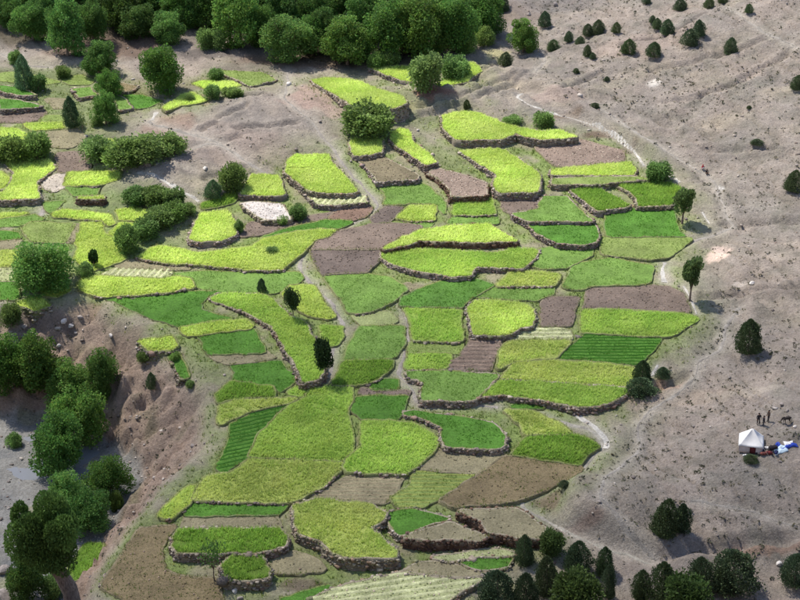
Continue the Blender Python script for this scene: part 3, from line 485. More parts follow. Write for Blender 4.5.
# ---- ground colour by what the ground is made of, with some shade painted in
def C(r, g, b): return s2l((r, g, b))
col = np.zeros(GX.shape + (3,)); col[:] = C(157, 145, 135)
def blend(m, c): 
    global col
    col = col * (1 - m[..., None]) + np.asarray(c) * m[..., None]
blend(np.clip(fbm(GX / 22, GY / 22, 51, 4) * 2.2 - .75, 0, 1) * .8, C(168, 153, 142))
blend(np.clip(fbm(GX / 9, GY / 9, 57, 4) * 2.4 - 1.0, 0, 1) * .7, C(140, 134, 128))
blend(np.clip(fbm(GX / 12, GY / 7, 58, 4) * 3 - 1.75, 0, 1) * .7, C(182, 168, 146))
blend(hillm * np.clip(fbm(GX / 2.2, GY / 2.2, 59, 4) * 3 - 1.35, 0, 1) * .45, C(116, 114, 100))
gm = np.clip(fbm(GX / 3.0, GY / 3.0, 61, 4) * 3.2 - .85, 0, 1) * near * (1 - bluff)
blend(near * (1 - bluff) * .85, C(158, 152, 122)); blend(gm * .9, C(132, 150, 84))
blend(bluff * .9, C(164, 143, 128)); blend(bluff * np.clip(fbm(GX / 6, GY / 6, 63, 4) * 3 - 1.3, 0, 1) * .8, C(180, 153, 136)); blend(bluff * np.clip(fbm(GX / 3, GY / 3, 64, 3) * 3 - 1.6, 0, 1) * .6, C(112, 116, 84))
blend(riverbed, C(156, 152, 147)); blend(riverbed * np.clip(fbm(GX / 5, GY / 3, 66, 4) * 4 - 1.8, 0, 1) * .7, C(130, 130, 132)); blend(riverbed * np.clip(fbm(GX / 9, GY / 9, 67, 4) * 4 - 2.2, 0, 1), C(150, 148, 116))
BLOBS = [(600, 137, 22, 4, (120, 102, 88), .85), (560, 117, 22, 4, (124, 106, 90), .8), (625, 150, 12, 4, (118, 104, 86), .8), (60, 207, 75, 16, (128, 146, 92), .65), (60, 243, 85, 26, (130, 148, 90), .65), (150, 245, 40, 12, (130, 146, 92), .6), (120, 190, 40, 8, (136, 140, 104), .6), (25, 290, 40, 10, (130, 146, 90), .6), (120, 45, 70, 16, (112, 92, 80), .8), (300, 62, 80, 8, (120, 100, 86), .8), (60, 20, 120, 25, (92, 84, 66), .8), (350, 30, 150, 30, (92, 84, 66), .8), (40, 85, 75, 15, (124, 134, 92), .85), (90, 110, 55, 24, (128, 136, 96), .8), (70, 140, 60, 16, (132, 136, 100), .7), (150, 90, 60, 12, (124, 118, 92), .6),  # cut bank face and forest floor: brown earth, painted darker for the shade there
    (715, 256, 13, 5, (236, 208, 190), .9), (722, 250, 10, 4, (226, 200, 186), .8), (654, 84, 8, 4, (226, 216, 206), .8), (740, 283, 6, 3, (220, 206, 194), .7), (785, 256, 12, 5, (186, 172, 158), .5), (720, 187, 4, 3, (215, 210, 205), .8),
    (588, 524, 36, 12, (136, 114, 102), .8), (548, 505, 14, 10, (138, 114, 100), .7), (668, 385, 18, 5, (184, 152, 132), .8), (640, 398, 30, 6, (176, 148, 130), .7), (690, 395, 60, 10, (176, 158, 142), .6), (740, 390, 30, 5, (190, 176, 160), .6),
    (640, 500, 40, 40, (140, 132, 122), .5), (770, 548, 40, 7, (150, 118, 100), .6), (440, 93, 26, 4, (146, 108, 92), .8), (425, 96, 10, 6, (150, 106, 90), .8), (225, 55, 70, 6, (104, 96, 92), .8), (250, 72, 40, 8, (132, 122, 110), .8),
    (225, 150, 60, 30, (160, 142, 132), .5), (310, 100, 26, 14, (176, 150, 138), .8), (335, 112, 18, 6, (180, 156, 142), .7), (205, 100, 20, 6, (150, 128, 110), .5), (495, 58, 14, 6, (196, 188, 140), .7), (480, 42, 16, 4, (160, 140, 122), .6), (412, 108, 20, 6, (150, 142, 110), .6),
    (420, 122, 14, 8, (140, 142, 110), .8), (180, 168, 14, 5, (190, 178, 164), .6), (148, 165, 8, 3, (206, 196, 184), .8), (60, 330, 40, 20, (134, 120, 108), .5), (85, 312, 18, 8, (176, 152, 130), .7), (30, 318, 14, 14, (132, 118, 112), .6),
    (220, 500, 20, 30, (120, 112, 92), .2), (705, 590, 90, 8, (150, 140, 130), .6), (470, 590, 22, 8, (148, 140, 132), .8), (300, 585, 24, 8, (116, 102, 88), .8), (30, 515, 12, 8, (146, 142, 100), .7), (30, 420, 14, 8, (150, 142, 110), .6), (645, 290, 10, 14, (150, 146, 132), .4),
    (500, 18, 40, 14, (146, 130, 118), .6), (650, 40, 50, 12, (172, 152, 140), .5), (560, 95, 30, 8, (170, 150, 140), .6), (165, 125, 30, 10, (150, 122, 108), .6), (120, 345, 30, 14, (130, 110, 96), .5)]
for (px, py, rx, ry, c, a) in BLOBS:
    q, t = ground([(px, py), (px, py - ry), (px, py + ry)]); rw = rx * t[0] / F; rd = abs(q[1][1] - q[2][1]) / 2
    wob = (fbm(GX / (rw * .5 + .5), GY / (rw * .5 + .5), int(px) + 3, 4) - .5) * 1.4
    r = np.sqrt(((GX - q[0][0]) / rw) ** 2 + ((GY - q[0][1]) / max(rd, .6)) ** 2) + wob
    blend((1 - sstep(.6, 1.15, r)) * a, C(*c))
for (nm, s, wd, pale), L in zip(PATHS, PL):
    d, _ = pdist(L, GX, GY); blend(np.exp(-(d / (wd * 1.1)) ** 2) * .6, C(184, 174, 162))
col *= np.array([1.01, 1.02, .99]); col *= (0.9 + 0.2 * vnoise(GX / .9, GY / .9, 91))[..., None]
ny, nx = GX.shape; idx = np.arange(ny * nx).reshape(ny, nx)
Q = np.stack([idx[:-1, :-1], idx[:-1, 1:], idx[1:, 1:], idx[1:, :-1]], -1).reshape(-1, 4)
V = np.stack([GX, GY, TZ], -1).reshape(-1, 3)
tag(put('ground', mesh('ground', V, [Q], col.reshape(-1, 3), smooth=True), M_GROUND), kind='structure')
def hgt(x, y):
    x = np.asarray(x, float); y = np.asarray(y, float)
    i = np.clip(np.searchsorted(XS, x) - 1, 0, nx - 2); j = np.clip(np.searchsorted(YS, y) - 1, 0, ny - 2)
    u = np.clip((x - XS[i]) / (XS[i + 1] - XS[i]), 0, 1); v = np.clip((y - YS[j]) / (YS[j + 1] - YS[j]), 0, 1)
    return (TZ[j, i] * (1 - u) + TZ[j, i + 1] * u) * (1 - v) + (TZ[j + 1, i] * (1 - u) + TZ[j + 1, i + 1] * u) * v
INF = inA
def in_field(x, y):
    i = np.clip(np.rint((x - XS[0]) * 0).astype(int) + np.searchsorted(XS, x), 0, nx - 1); j = np.clip(np.searchsorted(YS, y), 0, ny - 1)
    return INF[j, i]
def grid_at(A, x, y): return A[np.clip(np.searchsorted(YS, y), 0, ny - 1), np.clip(np.searchsorted(XS, x), 0, nx - 1)]
# ---------------------------------------------------------------- paths, channels, river
def ribbon(L, wd, hf, off, jit=.25):
    P = [L[0]]
    for a, b in zip(L[:-1], L[1:]):
        n = max(1, int(np.linalg.norm(b - a) / .5)); P += [a + (b - a) * k / n for k in range(1, n + 1)]
    P = np.array(P)
    for _ in range(3): P[1:-1] = (P[:-2] + 2 * P[1:-1] + P[2:]) / 4
    t = np.gradient(P, axis=0); t /= np.maximum(np.linalg.norm(t, axis=1), 1e-6)[:, None]; N = np.stack([t[:, 1], -t[:, 0]], 1)
    P = P + N * ((vnoise(P[:, 0] * .5, P[:, 1] * .5, 8) - .5) * .5)[:, None]
    hw = wd * .5 * np.clip(1 + (fbm(P[:, 0] * .6, P[:, 1] * .6, 4, 3) - .5) * 2.4, .4, 1.6)
    rows = []
    for k in (-1, -.5, 0, .5, 1):
        q = P + N * (hw * k)[:, None]; rows.append(np.column_stack([q, hf(q[:, 0], q[:, 1]) + off - .05 * (abs(k) == 1)]))
    V = np.concatenate(rows); n = len(P); I = np.arange(n - 1)
    Fq = np.concatenate([np.stack([I + r * n, I + r * n + 1, I + (r + 1) * n + 1, I + (r + 1) * n], 1) for r in range(4)])
    return V, Fq
for (nm, s, wd, pale), L in zip(PATHS, PL):
    V, Fq = ribbon(L, wd, hgt, .045)
    wd = wd * (.6 if nm == 'water_channel' else .5); V, Fq = ribbon(L, wd, hgt, .045); c = C(190, 185, 175) if nm == 'water_channel' else (C(166, 160, 147) if pale else C(152, 145, 135))
    cols = c * (.55 + .8 * fbm(V[:, 0] * 1.1, V[:, 1] * 1.1, 6, 4))[:, None]
    tag(put(nm, mesh(nm, V, [Fq], cols, True), M_SOIL), kind='structure')
def riverhf(x, y): return np.full(np.shape(x), 0.0)
mw, n_, l_, b_ = base_mat('river_water'); b_.inputs['Base Color'].default_value = (.19, .20, .22, 1); b_.inputs['Roughness'].default_value = .42; b_.inputs['Specular IOR Level'].default_value = .5
bump(n_, l_, noise(n_, l_, coords(n_, l_, (1, 1, 1)), 1.6, 5, .6), b_, .5, .08)
gx_, gy_ = np.meshgrid(np.linspace(-190, -42, 75), np.linspace(132, 222, 46)); gz_ = -8.6 + 0.02 * (gy_ - 180) - .05; ii = np.arange(gx_.size).reshape(gx_.shape)
tag(put('river', mesh('river', np.stack([gx_, gy_, gz_], -1).reshape(-1, 3), [np.stack([ii[:-1, :-1], ii[:-1, 1:], ii[1:, 1:], ii[1:, :-1]], -1).reshape(-1, 4)], None, True), mw), kind='structure')

# ---------------------------------------------------------------- fields
CAMV = np.array([0, 0, CAM_Z])
def stone_lumps(P, size, flat, seed):
    """rough boulders: 8-corner blocks, jittered; P (n,3)"""
    n = len(P); rg = np.random.default_rng(seed)
    cube = np.array([[-1, -1, -1], [1, -1, -1], [1, 1, -1], [-1, 1, -1], [-1, -1, 1], [1, -1, 1], [1, 1, 1], [-1, 1, 1]], float) * .5
    V = cube[None] * np.stack([size * rg.uniform(.7, 1.5, n), size * rg.uniform(.7, 1.2, n), size * flat * rg.uniform(.7, 1.2, n)], 1)[:, None, :]
    V = V * rg.uniform(.62, 1.1, (n, 8, 1)); a = rg.uniform(0, 6.28, n); ca, sa = np.cos(a)[:, None], np.sin(a)[:, None]
    X = V[..., 0] * ca - V[..., 1] * sa; Y = V[..., 0] * sa + V[..., 1] * ca; V = np.stack([X, Y, V[..., 2]], -1) + P[:, None, :]
    q = np.array([[0, 3, 2, 1], [4, 5, 6, 7], [0, 1, 5, 4], [1, 2, 6, 5], [2, 3, 7, 6], [3, 0, 4, 7]])
    return V.reshape(-1, 3), (q[None] + (np.arange(n) * 8)[:, None, None]).reshape(-1, 4)
def tufts(P, h, wd, blades, cols, rg, lean=.45):
    """grass-like tufts: `blades` bent triangles each; P (n,3), h (n,), cols (n,3)"""
    n = len(P); m = n * blades; B = np.repeat(P, blades, 0) + np.column_stack([rg.normal(0, wd * .6, (m, 2)), np.zeros(m)])
    a = rg.uniform(0, 6.28, m); d = np.stack([np.cos(a), np.sin(a)], 1); pr = np.stack([-d[:, 1], d[:, 0]], 1)
    hh = np.repeat(h, blades) * rg.uniform(.6, 1.15, m); ln = hh * rg.uniform(.1, lean, m); ww = wd * rg.uniform(.5, 1.1, m)
    v0 = B.copy(); v0[:, :2] -= pr * (ww * .5)[:, None]; v1 = B.copy(); v1[:, :2] += pr * (ww * .5)[:, None]
    v2 = B.copy(); v2[:, :2] += d * ln[:, None]; v2[:, 2] += hh
    v0[:, 2] -= .03; v1[:, 2] -= .03
    V = np.stack([v0, v1, v2], 1).reshape(-1, 3); T = np.arange(m * 3).reshape(-1, 3)
    cc = np.repeat(cols, blades, 0) * rg.uniform(.78, 1.22, (m, 1)); cc = np.repeat(cc, 3, 0)
    return V, T, cc
def scatter(W, dens, rg):
    x0, y0 = W.min(0); x1, y1 = W.max(0); n = int((x1 - x0) * (y1 - y0) * dens) + 1
    X = rg.uniform(x0, x1, n); Y = rg.uniform(y0, y1, n); m = inside(W, X, Y); return X[m], Y[m]
TOT = 0
MUD = {i for i, f in enumerate(FLD) if any(q in f['label'] for q in ('on top of the long brown mud', 'wedge above the bare brown earth', 'above the reddish earth', 'earthen side wall', 'on a long low brown bank'))}
for k, f in enumerate(FLD):
    kd = f['kind']; fl, ca, cb, ch, dens = PAL[kd]; W, N = f['W'], f['N']; n = len(W); rg = np.random.default_rng(100 + k)
    root = empty(KNAME.get(kd, 'ploughed_field'), (float(f['c'][0]), float(f['c'][1]), float(f['zc'])))
    tag(root, f['label'], 'field', 'terraced fields'); O = np.array(root.location)
    z = fz(f, W[:, 0], W[:, 1])
    # floor of the field
    tri = tessellate_polygon([[Vector((p[0], p[1], 0)) for p in W]])
    V = np.column_stack([W, z]) - O
    fc = s2l(fl) * .92; cols = np.tile(fc, (n, 1)) * (.85 + .3 * fbm(W[:, 0] / 3, W[:, 1] / 3, 12, 3))[:, None]
    put('field_bed', mesh('field_bed', V, [np.array(tri, np.int32)], cols), M_SOIL, root)
    # retaining wall round it
    bz = hgt(W[:, 0] + N[:, 0] * .8, W[:, 1] + N[:, 1] * .8); ex = np.maximum(z - np.minimum(bz, base(W[:, 0], W[:, 1])), 0)
    foot = np.minimum(np.minimum(bz, base(W[:, 0], W[:, 1])) - .6, z - .7)
    rows = [np.column_stack([W - N * .28, z - .03]), np.column_stack([W - N * .1, z + .01 + .12 * rg.random(n) * (ex > .5)]), np.column_stack([W + N * .06, z - .02])]
    for r in (.35, .7, 1.0):
        o = (.06 + .10 * r * (z - foot) + rg.normal(0, .16 if k in MUD else .05, n))
        rows.append(np.column_stack([W + N * o[:, None], z + (foot - z) * r]))
    V = np.concatenate(rows); I = np.arange(n); J = (I + 1) % n
    Fq = np.concatenate([np.stack([I + r * n, I + (r + 1) * n, J + (r + 1) * n, J + r * n], 1) for r in range(5)])
    mud = k in MUD
    wc = C(122, 98, 84) if mud else (C(154, 142, 130) if f['lift'] > .75 else C(138, 136, 100))
    cols = np.tile(wc, (6 * n, 1)) * rg.uniform(.75, 1.15, (6 * n, 1))
    cols[:3 * n] = (C(160, 150, 128) if f['lift'] > .75 else .5 * fc + .5 * C(146, 138, 112)) * rg.uniform(.75, 1.15, (3 * n, 1))
    gr = (kd[0] not in 'SBWT') & (vnoise(W[:, 0] / 2, W[:, 1] / 2, 33) > (.55 if f['lift'] > .75 else .35)); cols[:n][gr] = C(122, 130, 74); cols[n:2 * n][gr] = C(132, 136, 84)
    wt = rg.uniform(.85, 1.2) * np.array([1, rg.uniform(.95, 1.02), rg.uniform(.88, 1.02)]); faces = [Fq]
    if True:
        e = np.where((ex > (.35 if f['lift'] > .75 else .8)) & (vnoise(W[:, 0] / 4, W[:, 1] / 4, 35) > .12))[0]
        if len(e):
            cnt = np.clip((ex[e] / .22).astype(int) + 1, 1, 10) * 2; ii = np.repeat(e, cnt); u = rg.random(len(ii)); dd = rg.random(len(ii)) ** 1.2
            p = W[ii] * (1 - u)[:, None] + W[(ii + 1) % n] * u[:, None]; zz = z[ii] + (foot[ii] - z[ii]) * dd * .9
            p = p + N[ii] * (.06 + .10 * (z[ii] - zz))[:, None]
            sv, sf = stone_lumps(np.column_stack([p, zz]), .28 * rg.lognormal(0, .35, len(p)), .6, 900 + k)
            pal = np.array([C(168, 154, 140), C(142, 130, 120), C(124, 114, 108), C(188, 176, 162), C(156, 132, 116), C(132, 132, 102)])
            if mud: pal = np.array([C(120, 96, 82), C(108, 86, 74), C(132, 108, 92), C(98, 80, 70), C(126, 104, 90), C(112, 92, 80)])
            sc = np.repeat(pal[rg.integers(0, 6, len(p))] * rg.uniform(.8, 1.1, (len(p), 1)), 8, 0)
            faces.append(sf + len(V)); V = np.concatenate([V, sv]); cols = np.concatenate([cols, sc])
    cols[3 * n:] *= wt
    TOT += sum(len(q) for q in faces) * 2
    put('earth_wall' if mud else 'retaining_wall', mesh('retaining_wall', V - O, faces, cols), M_WALL, root)
    # ragged grass along its margin
    ii = rg.integers(0, n, int(n * 2.6)); u = rg.random(len(ii)); p = W[ii] * (1 - u)[:, None] + W[(ii + 1) % n] * u[:, None] + N[ii] * rg.normal(-.05, .16, len(ii))[:, None]
    kp = vnoise(p[:, 0] / 2.2, p[:, 1] / 2.2, 44) > .35; p = p[kp]
    if len(p):
        pal = np.array([C(120, 140, 64), C(146, 150, 84), C(98, 122, 52), C(166, 160, 110)])
        V, T, c3 = tufts(np.column_stack([p, fz(f, p[:, 0], p[:, 1])]), rg.uniform(.12, .42, len(p)), .13, 2, pal[rg.integers(0, 4, len(p))], rg, .8)
        tag(put('edge_grass', mesh('edge_grass', V - O, [T], c3), M_CROP, root), kind='stuff')
    # what grows on it
    Wi = W - N * (.45 if kd in TALL and f['lift'] < .75 else .22)
    X, Y = scatter(Wi, dens, rg); Z = fz(f, X, Y)
    if dens > 2 and len(X):
        kp = fbm(X / 2.2, Y / 1.8, 500 + k, 3) > (.22 if kd in TALL else .36 + .1 * rg.random()); X, Y, Z = X[kp], Y[kp], Z[kp]
    if len(X):
        t = np.clip(fbm(X / 3.2, Y / 2.4, 71 + k, 4) * 2.4 - .7, 0, 1) * .75 + .25 * rg.random(len(X)); cc = s2l(ca) * t[:, None] + s2l(cb) * (1 - t)[:, None]
        if kd in TALL:
            yl = np.clip(fbm(X / 7, Y / 5, 300 + k, 3) * 3 - 1.6, 0, 1)[:, None] * .15; cc = cc * (1 - yl) + s2l((206, 204, 92)) * yl
            hh = ch * (.75 + .5 * fbm(X / 1.6, Y / 1.6, 81, 3)); V, T, c3 = tufts(np.column_stack([X, Y, Z]), hh, .13, 3, cc * (.8 + .4 * fbm(X / 9, Y / 6, 640 + k, 2))[:, None], rg, 1.1)
        else:
            hh = np.full(len(X), ch); V, T, c3 = tufts(np.column_stack([X, Y, Z]), hh, .15 if dens > 2 else .1, 2, cc, rg, .9)
        if V is not None:
            TOT += len(T); tag(put('crop' if dens > 2 else 'weeds', mesh('crop', V - O, [T], c3), M_CROP, root), kind='stuff')
    if kd[0] in 'BW' or kd in ('S', 'S2', 'T'):       # clods turned up by the plough
        X, Y = scatter(Wi, 2.2 if kd in ('B2', 'W2', 'T') else (.4 if kd[0] == 'S' else 1.2), rg)
        if len(X):
            sv, sf = stone_lumps(np.column_stack([X, Y, fz(f, X, Y) + .01]), .2, .7, 40 + k)
            pa = C(208, 190, 170) if kd in ('B2', 'W2', 'T', 'W') else C(150, 130, 112)
            tt = (rg.random(len(X)) < (.5 if kd == 'B2' else .25))[:, None]
            sc = np.repeat(np.where(tt, pa, fc) * rg.uniform(.8, 1.15, (len(X), 1)), 8, 0); TOT += len(sf) * 2
            tag(put('soil_clods', mesh('soil_clods', sv - O, [sf], sc), M_SOIL, root), kind='stuff')
    if f['ang'] is not None:                           # furrows and planted rows
        a = R(f['ang']); d = np.array([math.cos(a), math.sin(a)]); pv = np.array([-d[1], d[0]])
        sp = 1.0 if kd in ('B', 'T') else .75; s = W @ pv; vs = []; fs = []; cs = []; cnt = 0
        hi, wi = (.22, .5) if kd == 'B' else ((.16, .55) if kd == 'T' else (.12, .3))
        rc = {'B': C(140, 122, 108), 'T': C(192, 194, 148), 'S': C(154, 142, 114), 'G': C(66, 122, 34), 'O': C(146, 156, 84)}[kd[0]]
        for v in np.arange(s.min() + .3, s.max(), sp):
            A = Wi; B = np.roll(Wi, -1, 0); sa = A @ pv - v; sb = B @ pv - v; m = (sa > 0) != (sb > 0)
            if not m.any(): continue
            tt = sa[m] / (sa[m] - sb[m]); q = A[m] + (B[m] - A[m]) * tt[:, None]; u = np.sort(q @ d)
            for u0, u1 in zip(u[::2], u[1::2]):
                if u1 - u0 < .5: continue
                us = np.linspace(u0, u1, max(2, int((u1 - u0) / .6))); off = (vnoise(us * 1.2, us * 0 + v * 3, 5) - .5) * .25
                c = us[:, None] * d + (v + off)[:, None] * pv; zz = fz(f, c[:, 0], c[:, 1]); hh = hi * (.6 + .8 * vnoise(us * 1.7, us * 0 + v, 9))
                l = c - pv * wi * .5; r_ = c + pv * wi * .5
                vv = np.concatenate([np.column_stack([l, zz - .02]), np.column_stack([c, zz + hh]), np.column_stack([r_, zz - .02])]); mm = len(us); i = np.arange(mm - 1)
                fs.append(np.concatenate([np.stack([i + r * mm, i + r * mm + 1, i + (r + 1) * mm + 1, i + (r + 1) * mm], 1) for r in (0, 1)]) + cnt)
                vs.append(vv); cs.append(rc * rg.uniform(.8, 1.2, (len(vv), 1))); cnt += len(vv)
        if vs: tag(put('furrow_rows', mesh('furrow_rows', np.concatenate(vs) - O, [np.concatenate(fs)], np.concatenate(cs)), M_SOIL if kd[0] != 'G' else M_CROP, root), kind='stuff')

# ---------------------------------------------------------------- vegetation
def tube(path, rad, seg=7):
    path = np.asarray(path, float); n = len(path); t = np.gradient(path, axis=0); vs = []
    for i in range(n):
        d = t[i] / (np.linalg.norm(t[i]) + 1e-9); a = np.cross(d, [0.31, .87, .2]); a /= np.linalg.norm(a); b = np.cross(d, a); th = np.arange(seg) * 2 * math.pi / seg
        vs.append(path[i] + rad[i] * (np.cos(th)[:, None] * a + np.sin(th)[:, None] * b))
    V = np.concatenate(vs); i = np.arange(seg); j = (i + 1) % seg
    Fq = np.concatenate([np.stack([i + k * seg, j + k * seg, j + (k + 1) * seg, i + (k + 1) * seg], 1) for k in range(n - 1)])
    return V, Fq
def join(parts):
    vs = []; fs = []; c = 0
    for V, f in parts: vs.append(V); fs.append(f + c); c += len(V)
    return np.concatenate(vs), np.concatenate(fs)
def leafcloud(P, Nn, size, rg, long=1.0, up=0.0):
    """one bent diamond leaf spray per point"""
    n = len(P); d = Nn + rg.normal(0, .55, (n, 3)); d[:, 2] += up; d /= np.linalg.norm(d, axis=1)[:, None]
    a = np.cross(d, rg.normal(0, 1, (n, 3))); a /= np.linalg.norm(a, axis=1)[:, None] + 1e-9; s = size * rg.uniform(.6, 1.35, n)
    tip = P + d * (s * long)[:, None]; l = P + d * (s * long * .45)[:, None] + a * (s * .5)[:, None]; r = P + d * (s * long * .45)[:, None] - a * (s * .5)[:, None]
    bend = np.cross(d, a) * (s * .18)[:, None]
    V = np.stack([P, l + bend, tip, r + bend], 1).reshape(-1, 4 * 3).reshape(-1, 3); i = np.arange(n) * 4
    return V, np.concatenate([np.stack([i, i + 1, i + 2], 1), np.stack([i, i + 2, i + 3], 1)])
def broadleaf(seed, nl=60, nleaf=15000, lo=.06, size=.029, gap=.0):
    rg = np.random.default_rng(seed); Cn = []; Rd = []
    for k in range(nl):
        for _ in range(60):
            p = rg.normal(0, 1, 3); p /= np.linalg.norm(p); p *= rg.random() ** .33 * rg.uniform(.82, 1.12)
            q = np.array([p[0] * .37 * (1.3 if p[2] < -.2 else 1), p[1] * .37 * (1.3 if p[2] < -.2 else 1), .47 + p[2] * .42])
            if q[2] > lo - .04 and (not Cn or min(np.linalg.norm(q - c) for c in Cn) > .07): break
        Cn.append(q); Rd.append(rg.uniform(.07, .17) * (1.15 - .35 * q[2]))
    Cn = np.array(Cn); Rd = np.array(Rd); w = Rd ** 2; w /= w.sum(); k = rg.choice(nl, nleaf, p=w)
    d = rg.normal(0, 1, (nleaf, 3)); d /= np.linalg.norm(d, axis=1)[:, None]; rr = Rd[k] * (1 - .55 * rg.random(nleaf) ** 2.2) * (1 + .25 * (rg.random(nleaf) < .12))
    P = Cn[k] + d * rr[:, None] * np.array([1, 1, .9]); P[:, 2] = np.maximum(P[:, 2], .02)
    V, T = leafcloud(P, d, size, rg); lv = rg.uniform(.72, 1.25, nl)[k] * rg.uniform(.7, 1.3, nleaf)
    tint = np.ones((nleaf, 3)); tint[:, 0] += rg.normal(0, .12, nleaf); tint[:, 2] -= .1 * rg.random(nleaf)
    cols = np.repeat(tint * lv[:, None], 4, 0)
    br = [tube([[0, 0, -.04], [.01, .01, .12], [.0, .02, .3], [.02, 0, .55]], [.035, .028, .022, .01])]
    for c in Cn[:9]:
        br.append(tube([[0, 0, .12 + .1 * rg.random()], [c[0] * .5, c[1] * .5, c[2] * .62], list(c)], [.018, .012, .005], 5))
    tv, tf = join(br)
    return mesh('crown', V, [T], cols), mesh('trunk', tv, [tf], None, True)
def juniper(seed, spires=3, nleaf=8500, base_w=.46, size=.034):
    rg = np.random.default_rng(seed); sp = [(0, 0, 1.0, .47)]
    for k in range(spires):
        a = rg.uniform(0, 6.28); sp.append((math.cos(a) * rg.uniform(.14, .24), math.sin(a) * rg.uniform(.14, .24), rg.uniform(.6, .88), rg.uniform(.2, .28)))
    w = np.array([s[2] * s[3] for s in sp]); w /= w.sum(); k = rg.choice(len(sp), nleaf, p=w); S = np.array(sp)[k]
    t = rg.random(nleaf) ** 1.15; prof = np.minimum(1, (t / .13) ** .45) * (1 - t ** 2.6) ** .75 * (1 + .06 * np.sin(t * 19 + S[:, 0] * 40))
    a = rg.uniform(0, 6.28, nleaf); lump = 1 + .15 * np.sin(a * 3 + S[:, 2] * 9 + t * 7) + .07 * np.sin(a * 7 + t * 16)
    rr = S[:, 3] * prof * lump * (1 - .5 * rg.random(nleaf) ** 2) * (1 + .22 * (rg.random(nleaf) < .12)); d = np.stack([np.cos(a), np.sin(a), .35 + t], 1); d /= np.linalg.norm(d, axis=1)[:, None]
    P = np.stack([S[:, 0] + np.cos(a) * rr, S[:, 1] + np.sin(a) * rr, t * S[:, 2] * .96], 1)
    V, T = leafcloud(P, d, size, rg, 1.35, .5); cols = np.repeat(np.ones((nleaf, 3)) * (rg.uniform(.65, 1.35, nleaf) * (.85 + .3 * np.sin(a * 3 + t * 9) ** 2))[:, None], 4, 0)
    br = [tube([[0, 0, -.05], [0, 0, .3], [0, 0, .8]], [.04, .03, .008])]
    for s in sp[1:]: br.append(tube([[0, 0, .02], [s[0] * .7, s[1] * .7, s[2] * .3], [s[0], s[1], s[2] * .75]], [.025, .018, .006], 5))
    tv, tf = join(br)
    return mesh('crown', V, [T], cols), mesh('trunk', tv, [tf], None, True)
def bushy(seed, nl=18, nleaf=5200, size=.05):
    rg = np.random.default_rng(seed); a = rg.uniform(0, 6.28, nl); r = .36 * rg.random(nl) ** .5; Cn = np.stack([np.cos(a) * r, np.sin(a) * r, .28 + .42 * (1 - (r / .4) ** 2) * rg.uniform(.6, 1.25, nl)], 1); Rd = rg.uniform(.13, .22, nl)
    k = rg.integers(0, nl, nleaf); d = rg.normal(0, 1, (nleaf, 3)); d /= np.linalg.norm(d, axis=1)[:, None]
    P = Cn[k] + d * (Rd[k] * (1 - .6 * rg.random(nleaf) ** 2) * (1 + .3 * (rg.random(nleaf) < .15)))[:, None] * np.array([1, 1, 1.25])
    low = rg.random(nleaf) < .3; P[low, 2] *= rg.random(low.sum()); P[:, 2] = np.maximum(P[:, 2], .02)
    V, T = leafcloud(P, d, size, rg, 1.3, .5); cols = np.repeat(np.ones((nleaf, 3)) * (rg.uniform(.7, 1.25, nl)[k] * rg.uniform(.7, 1.3, nleaf))[:, None], 4, 0)
    br = []
    for c in Cn[:10]: br.append(tube([[c[0] * .15, c[1] * .15, -.05], [c[0] * .6, c[1] * .6, c[2] * .5], list(c)], [.025, .018, .006], 5))
    tv, tf = join(br)
    return mesh('crown', V, [T], cols), mesh('trunk', tv, [tf], None, True)
def standard(seed, c0=.55, rx=.42, rz=.42, nleaf=3600, bare=.34, tw=.035, leanx=0., nl=14, size=.05, pw=.5, rf=1.):
    """a tree with a clear bare trunk"""
    rg = np.random.default_rng(seed); p = rg.normal(0, 1, (nl, 3)); p /= np.linalg.norm(p, axis=1)[:, None]; p *= (rg.random(nl) ** pw)[:, None]
    Cn = np.stack([leanx + p[:, 0] * rx * .72, p[:, 1] * rx * .72, bare + rz + p[:, 2] * rz * .75], 1); Rd = rg.uniform(.1, .19, nl) * rx / .42 * rf
    k = rg.integers(0, nl, nleaf); d = rg.normal(0, 1, (nleaf, 3)); d /= np.linalg.norm(d, axis=1)[:, None]
    P = Cn[k] + d * (Rd[k] * (1 - .6 * rg.random(nleaf) ** 2))[:, None] * np.array([1, 1, 1.1])
    V, T = leafcloud(P, d, size, rg, 1.2, .4); cols = np.repeat(np.ones((nleaf, 3)) * (rg.uniform(.7, 1.25, nl)[k] * rg.uniform(.65, 1.35, nleaf))[:, None], 4, 0)
    br = [tube([[0, 0, -.05], [leanx * .2 + .01, .01, bare * .5], [leanx * .6, 0, bare], [leanx, 0, bare + rz * .9]], [tw * 1.25, tw, tw * .8, tw * .3], 9)]
    for c in Cn[:10]: br.append(tube([[leanx * .5, 0, bare * (.75 + .3 * rg.random())], [c[0] * .6 + leanx * .2, c[1] * .6, (bare + c[2]) / 2], list(c)], [tw * .5, tw * .35, tw * .12], 5))
    tv, tf = join(br)
    return mesh('crown', V, [T], cols), mesh('trunk', tv, [tf], None, True)
